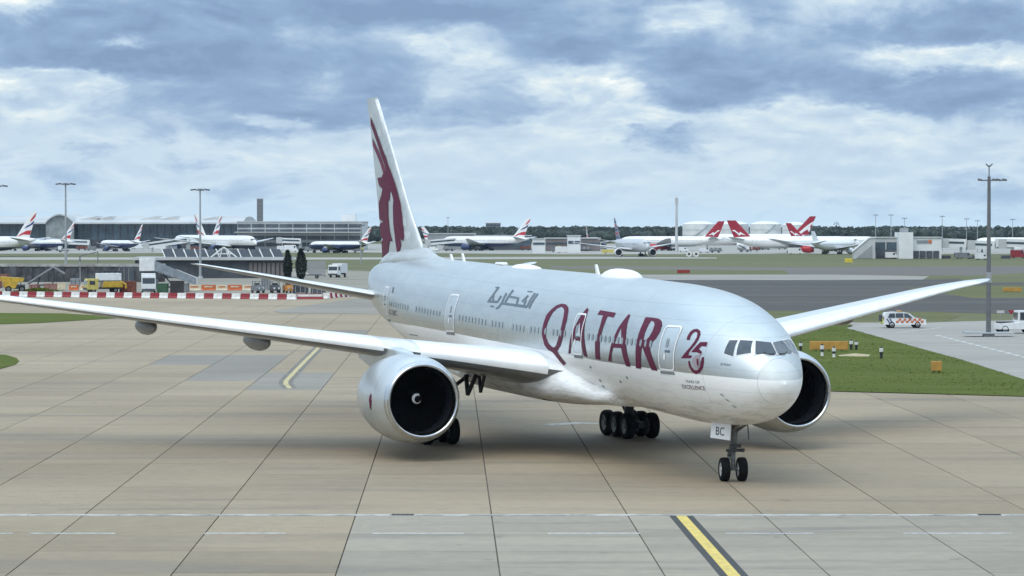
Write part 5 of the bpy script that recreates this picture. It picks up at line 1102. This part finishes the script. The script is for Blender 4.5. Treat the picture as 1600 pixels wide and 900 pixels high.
ft = thing('flat_trailer', 'low dark flatbed trailer at the foot of the conifers', 'trailer', G(483, 435)); MB().box((0, 0, .8), (5.6, 2.2, .25)).build('deck', M_DARK, ft); MB().box((-1.3, 0, 1.05), (2.2, 1.8, .25)).build('white_crate', M_VW, ft); wheels(ft, (-2.0, 1.8), .9, .4, .25)
MB().path([(2.8, 0, .7), (4.0, 0, .5)], .07).build('drawbar', M_DARK, ft)

# ------------------------------------------------------------------ right-hand side
g_ = G(1411, 512.5); car = thing('patrol_car', 'white airfield patrol car with orange chequers and yellow rear driving right', 'car', (g_.x, g_.y, .012), deg(4))
cp = [(-2.45, .42), (-2.5, .85), (-2.42, 1.15), (-2.15, 1.78), (-1.2, 1.86), (.3, 1.80), (.62, 1.68), (1.25, 1.22), (2.25, 1.06), (2.48, .88), (2.5, .42)]
def car_ring(y, f_): return [(x, y*(1-.12*max(0, (z_-1.0))/.8), z_) for x, z_ in cp]
cbody = MB().loft([[(x*.985, y, z_) for x, y, z_ in car_ring(-.93, 1)], car_ring(-.96, 1), car_ring(.96, 1), [(x*.985, y, z_) for x, y, z_ in car_ring(.93, 1)]]).build('body', M_VW, car, bevel=.05, smooth=40)
for s_ in (-1, 1):
    for q in ([(-1.98, 1.22), (-1.75, 1.68), (-1.15, 1.72), (-1.12, 1.2)], [(-1.05, 1.2), (-1.05, 1.72), (-.18, 1.72), (-.15, 1.2)], [(-.06, 1.2), (-.08, 1.71), (.35, 1.67), (.92, 1.2)]):
        MB().add([(x, s_*(.975-.12*max(0, z_-1)/.8+.0), z_) for x, z_ in q], [(0, 1, 2, 3)]).build('side_window', M_GLASS, cbody)
    for k in range(11):
        for j in range(2):
            if (k+j) % 2 == 0:
                x = -1.05+k*.29; MB().add([(x, s_*.985, .62+j*.24), (x+.29, s_*.985, .62+j*.24), (x+.29+.06, s_*.985, .86+j*.24), (x+.06, s_*.985, .86+j*.24)], [(0, 1, 2, 3)]).build('chequer', M_OR, cbody)
    for k in range(2): MB().add([(-1.5-k*.34, s_*.985, .6), (-1.36-k*.34, s_*.985, .6), (-1.7-k*.34, s_*.985, 1.12), (-1.84-k*.34, s_*.985, 1.12)], [(0, 1, 2, 3)]).build('stripe', M_BLUE, cbody)
    MB().box((.62, s_*1.06, 1.22), (.18, .2, .16)).build('wing_mirror', M_DARK, cbody); MB().box((2.42, s_*.7, .92), (.2, .4, .16)).build('headlight', M_RIM, cbody); MB().box((-2.46, s_*.8, 1.05), (.1, .2, .4)).build('tail_light', M_BR, cbody)
    for k in range(2): MB().box((1.35+k*.45, s_*.55, 1.215-k*.05), (.3, .5, .02), ry=.13).build('bonnet_chequer', M_OR, cbody)
MB().box((-2.5, 0, .85), (.08, 1.75, .62)).build('tailgate', mat('fluor_yellow', (.62, .66, .12), .5), cbody); MB().box((-2.62, 0, 1.15), (.3, .75, .75)).build('spare_wheel_cover', M_DARK, cbody)
MB().box((-.5, 0, 1.96), (.35, 1.2, .12)).build('light_bar', mat('beacon_amber', (.55, .25, .03), .3), cbody); MB().box((.98, 0, 1.45), (.05, 1.5, .5), ry=-.95).build('windscreen', M_GLASS, cbody); wheels(car, (-1.5, 1.5), .82, .38, .26, M_GEAR)
g_ = G(1583, 521); tg = thing('apron_tractor', 'white open-backed apron tractor with dark cab window at the right edge', 'tractor', (g_.x, g_.y, .012), deg(8))
tb_ = MB().prism([(-1.9, .45), (2.6, .45), (2.6, 1.3), (1.7, 1.35), (-1.9, 1.1)], 'y', -.95, .95).build('body', M_VW, tg, bevel=.06); cbx = MB().prism([(.25, 1.2), (1.9, 1.25), (1.75, 2.5), (.35, 2.5)], 'y', -.85, .85).build('cab', M_VW, tg, bevel=.05)
for s_ in (-1, 1): MB().box((1.05, s_*.87, 1.9), (1.1, .05, .85)).build('side_window', M_GLASS, cbx)
MB().box((1.86, 0, 1.85), (.06, 1.4, .85), ry=-.1).build('windscreen', M_GLASS, cbx); MB().box((.28, 0, 1.9), (.06, 1.3, .8)).build('rear_window', M_GLASS, cbx); MB().box((-.9, 0, 1.22), (1.6, 1.5, .18)).build('load_deck', M_DARK, tg); wheels(tg, (-1.2, 1.7), .8, .48, .3)
M_SO = mat('sign_orange_board', (.46, .25, .05), .6, 0, .12, 1.2); M_SB = mat('post_black', (.02, .02, .02), .6)
def board(label, u0, u1, vt, vb, m_=M_SO, thick=.35, legs=3, name='taxiway_sign', z0=.05):
    a, b = G(u0, vb), G(u1, vb); L_ = b.x-a.x; h_ = AT(u0, vt, a.y).z; r = thing(name, label, 'sign', ((a.x+b.x)/2, a.y, z0), 0)
    MB().box((0, 0, h_*.56), (L_, thick, h_*.84)).build('panel', m_, r, bevel=.03); MB().box((0, -thick/2-.01, h_*.56), (L_*.94, .03, h_*.70)).build('face', m_, r)
    for k in range(legs): MB().box((-L_/2+L_*(k+.5)/legs, 0, h_*.08), (.1, .1, h_*.18)).build('leg', M_SB, r)
    return r
board('long orange-brown board sign standing in grass between marker posts', 1265, 1325, 533.5, 549.5)
board('small orange box sign standing alone lower on the grass', 1455, 1471, 565, 583, M_SO, .5, 2)
board('orange board sign on the far grass strip left of the right edge', 1567, 1596, 448.5, 456, M_SO, .4, 3, z0=-.075)
board('small dark red sign board on the far grass above the fuselage', 1058, 1078, 421, 427, mat('sign_red', (.30, .03, .03), .6), .3, 2, z0=-.09)
board('small yellow box sign on the far grass left of the stair ramp', 1320, 1332, 403, 411, mat('sign_yellow', (.62, .50, .06), .6), .5, 2, z0=-.09)
names_ = ['marker post directly right of the cockpit', 'marker post in front of the left part of orange board', 'marker post in front of the middle of orange board', 'taller marker post at the right end of orange board', 'marker post just right of the taller one beside orange board', 'lone marker post right of the bare earth patch']
for (u, vt, vb), nm in zip(((1251, 535, 549), (1284.5, 538, 557), (1303, 542, 559), (1330, 531, 547.5), (1338, 533, 547), (1377, 542, 561)), names_):
    a = G(u, vb); h_ = AT(u, vt, a.y).z; r = thing('marker_post', 'black and white '+nm, 'post', (a.x, a.y, .05), 0, 'black and white marker posts on the grass')
    MB().tube((0, 0, 0), (0, 0, h_*.34), .13, .12, 12).build('white_base' if u in (1284.5, 1303) else 'black_base', M_BW if u in (1284.5, 1303) else M_SB, r); MB().tube((0, 0, h_*.34), (0, 0, h_*.55), .15, .15, 12).build('black_band', M_SB, r); MB().tube((0, 0, h_*.55), (0, 0, h_*.86), .17, .17, 12).build('white_band', M_BW, r); MB().tube((0, 0, h_*.86), (0, 0, h_), .13, .07, 12).build('cap', M_SB, r)
sb = G(1577, 500); hs_ = thing('hold_sign', 'row of two pale signs and a red triangle behind the right mast', 'sign', (sb.x, sb.y, -.1)); zc = AT(0, 486, sb.y).z
for x, kd in ((-1.1, 0), (.25, 1), (1.6, 0)):
    MB().path([(x, .05, 0), (x, .05, zc)], .05, 6).build('post', M_POLE, hs_)
    if kd: MB().prism([(x-.45, zc+.22), (x+.45, zc+.22), (x, zc-.38)], 'y', -.05, .0).build('red_triangle', M_BR, hs_)
    else: MB().box((x, 0, zc), (.95, .06, .36)).build('pale_panel', M_CLADL, hs_)
# service vehicles beside the far stands
def van(label, u, v, m_, L_=5.5, h_=2.4, rz=0.0, w=2.0):
    g_ = G(u, v); r = thing('service_van', label, 'van', (g_.x, g_.y, -.09), rz, 'small service vehicles by the far stands')
    MB().prism([(-L_/2, .4), (L_/2, .4), (L_/2, 1.1), (L_/2-.6, 1.3), (L_/2-1.3, h_), (-L_/2, h_)], 'y', -w/2, w/2).build('body', m_, r, bevel=.08); MB().box((L_/2-.98, 0, h_*.73), (.06, w*.85, h_*.36), ry=-.55).build('windscreen', M_GLASS, r)
    for s_ in (-1, 1): MB().box((L_/2-1.7, s_*w/2, h_*.73), (.8, .05, h_*.28)).build('side_window', M_GLASS, r)
    wheels(r, (-L_*.3, L_*.3), w/2-.15, .36, .25)
for lb, u, v, m_, L_, h_, rz in (('white box van below the left terminal glazing, left of two', 217, 389, M_VW, 8, 3, 0), ('long white bus left of the second lamp mast', 248, 389.5, M_VW, 12, 3.1, 0), ('white van right of the large flag-tailed airliner nose', 441, 391.5, M_VW, 5.5, 2.6, .3), ('white loader van right of the portal building', 455, 393, M_VW, 7, 3.4, 0), ('small white van at the foot of the antelope fin, right side', 691, 391, M_VW, 6, 2.6, 0), ('white bus standing right of the cargo shed', 882, 395, M_VW, 9, 3.1, 0), ('yellow utility vehicle left of the silver airliner', 955, 396, M_VYL, 9, 1.9, 0), ('small white van left of the red tail leaning right', 1068, 393, M_VW, 5, 2.3, 0), ('white catering truck under the wing of the red-tailed airliner', 1243, 397, M_VW, 7, 3.0, 0), ('white van parked at the loading bays of the pier', 1393, 404, M_VW, 5, 2.6, 0), ('white tug car under the second jet bridge', 1534, 405.5, M_VW, 5, 2.2, .2), ('red and white truck at the right edge below the third jet bridge', 1591, 403, M_BR, 6, 3.2, 0), ('grey tanker under the first jet bridge', 1505, 404, M_VT, 7, 2.4, 0)):
    van(lb, u, v, m_, L_, h_, rz)
for u, lb in ((1076.5, 'left of two white cable drums on the far grass'), (1087.5, 'right of two white cable drums on the far grass')):
    g_ = G(u, 401); r = thing('cable_drum', lb, 'drum', (g_.x, g_.y, -.09), 0, 'pair of white cable drums'); MB().tube((0, -.6, 1.2), (0, -.45, 1.2), 1.2, 1.2, 24).tube((0, .45, 1.2), (0, .6, 1.2), 1.2, 1.2, 24).build('flange', M_BW, r); MB().tube((0, -.64, 1.2), (0, .64, 1.2), .5, .5, 16).build('core', M_SB, r)

# clutter of the works yard
M_ULD = mat('uld_metal', (.30, .31, .32), .45, .5, .15, 1.2); M_TARP = mat('dark_tarp', (.04, .045, .055), .8, 0, .3, 1.5)
for u, v, L_, h_, m_, lb in ((176, 448, 3.4, 3.2, M_TARP, 'dark tarpaulin-covered stack behind the white raised lorry body'), (196, 447, 3.0, 3.9, M_DARK, 'tall dark cabinet just left of the stair truck cabin'), (118, 447, 2.2, 1.5, M_ULD, 'dull metal cargo container between mast and yellow lorry'), (288, 455, 1.6, 1.5, M_ULD, 'small metal cargo container left of the cream works barriers'), (54, 453, 1.8, 1.0, M_VR, 'low rusty crate between dumper and conveyor'), (6, 449, 2.0, 2.6, M_VR, 'rusty red cabinet at the left edge behind the dumper'), (415, 452, 1.6, 2.2, M_VT, 'grey cabinet between the left and middle tugs'), (470, 458, 2.6, 1.5, M_TARP, 'dark covered crate just right of the orange tug'), (497, 461, 2.4, 1.2, M_DARK, 'low black crate above the long low red barrier')):
    g_ = G(u, v); r = thing('yard_container', lb, 'container', (g_.x, g_.y, -.075), rnd.uniform(-.2, .2)); MB().box((0, 0, h_/2+.12), (L_, 1.6, h_-.1), top=(.96, .9)).build('body', m_, r, bevel=.05)
    for k in range(3): MB().box((-L_/2+L_*(k+.5)/3, -.8, h_*.5), (.08, .08, h_*.86)).build('strap', M_MULL if m_ is not M_ULD else M_DARK, r)
    for s_ in (-1, 1): MB().box((s_*L_*.38, 0, .07), (.25, 1.5, .14)).build('skid', M_DARK, r)

# row of small equipment along the far stands, too small to tell one from another
def proto(kind, m_):
    r = thing('service_cart', '', 'cart', (0, 0, -.09), 0, 'carts cluttering the far stands')
    if kind == 0:
        MB().prism([(-2.4, .4), (2.4, .4), (2.4, 1.2), (1.3, 1.4), (.8, 2.3), (-2.4, 2.3)], 'y', -1, 1).build('body', m_, r, bevel=.08); MB().box((1.1, 0, 1.8), (.1, 1.7, .8), ry=-.5).build('windscreen', M_GLASS, r)
    elif kind == 1:
        MB().box((0, 0, .8), (6.5, 2.0, .3)).build('deck', M_DARK, r)
        for k in range(3): MB().box((-2.1+k*2.1, 0, 1.7), (1.8, 1.7, 1.5), top=(.8, 1)).build('load', m_, r)
    else:
        MB().box((0, 0, 1.0), (5.2, 2.2, .7)).build('chassis', M_VT, r); MB().box((-1.6, 0, 2.2), (1.6, 1.9, 1.8)).build('cab', m_, r); MB().path([(-1.2, .7, 1.4), (2.9, .7, 3.6)], .16).path([(-1.2, -.7, 1.4), (2.9, -.7, 3.6)], .16).build('lift_arm', M_DARK, r)
    wheels(r, (-1.6, 1.6), .85, .38, .25); return r
KN = ['small white service car', 'train of metal cargo dollies', 'white scissor loader', 'train of rusty cargo dollies', 'small grey service car', 'pale yellow scissor loader']; kcnt = [0]*6
protos = [proto(0, M_VW), proto(1, M_ULD), proto(2, M_VW), proto(1, M_VR), proto(0, M_VT), proto(2, M_VYL)]
qr = random.Random(11); used_ = set()
spots = [(u_, qr.uniform(388, 394.5)) for u_ in (12, 84, 99, 128, 143, 172, 203, 268, 289, 306, 330, 436, 462, 486, 497, 508, 519, 560, 678, 702, 714, 727, 739, 756, 771, 790, 806, 821, 858, 869, 899, 912, 940, 1012, 1030, 1043, 1100, 1118, 1163, 1178, 1196, 1222, 1262, 1284, 1311, 1326)]
for k, (u_, v_) in enumerate(spots):
    i_ = k % 6; g_ = G(u_, v_); rz_ = qr.choice((0, 3.14))+qr.uniform(-.3, .3)
    if i_ not in used_:
        used_.add(i_); protos[i_].location = (g_.x, g_.y, -.09); protos[i_].rotation_euler = (0, 0, rz_)
        ob_ = protos[i_]
    else: ob_ = dup(protos[i_], (g_.x, g_.y, -.09), rz_)
    kcnt[i_] += 1; ob_['label'] = '%s, %s of its kind from the left along the far stands' % (KN[i_], ordn(kcnt[i_]))
for u0, z0_, u1, z1_, Y, lb in ((228, 3.4, 296, 6.4, 1330, 'long pale jet bridge sloping up left of the second lamp mast'), (78, 5.0, 140, 4.2, 1480, 'pale jet bridge between the left lamp mast and the small parked airliner'), (436, 5.4, 470, 5.0, 1480, 'pale jet bridge in front of the grey striped pier'), (668, 4.2, 736, 6.2, 1460, 'long grey jet bridge sloping up right of the antelope fin')):
    xa, xb = (u0-800)/F*Y, (u1-800)/F*Y; L_ = xb-xa; r = thing('boarding_bridge', lb, 'jet bridge', ((xa+xb)/2, Y, -.09)); sl = -math.atan2(z1_-z0_, L_)
    MB().box((0, 0, (z0_+z1_)/2), (L_, 2.8, 2.8), ry=sl).build('tunnel', M_CLADW, r); MB().box((0, -1.45, (z0_+z1_)/2+.2), (L_*.9, .1, .8), ry=sl).build('window_band', M_GLZ, r)
    MB().box((L_*.48, 0, z1_/2), (1.6, 1.6, z1_)).build('pedestal', M_CLAD, r); MB().box((-L_*.35, 0, z0_/2), (.7, 1.6, z0_)).build('drive_column', M_MULL, r); MB().box((-L_*.49, 0, z0_), (3, 3.4, 3.3)).build('cab', M_CLADL, r)

# ------------------------------------------------------------------ summer haze over the airfield
hzm = bpy.data.materials.new('haze_air'); hzm.use_nodes = True; ht = NT(hzm.node_tree); ht.n.clear()
pv_ = ht.new('ShaderNodeVolumePrincipled'); pv_.inputs['Color'].default_value = (.60, .80, 1.0, 1); pv_.inputs['Density'].default_value = 2.8e-5; pv_.inputs['Anisotropy'].default_value = .2
ht.l.new(pv_.outputs[0], ht.new('ShaderNodeOutputMaterial').inputs['Volume'])
hzo = MB().box((0, 0, 19), (10200, 10200, 42)).build('haze', hzm); tag(hzo, 'thin bluish summer haze lying over the whole airfield', 'haze', kind='stuff')
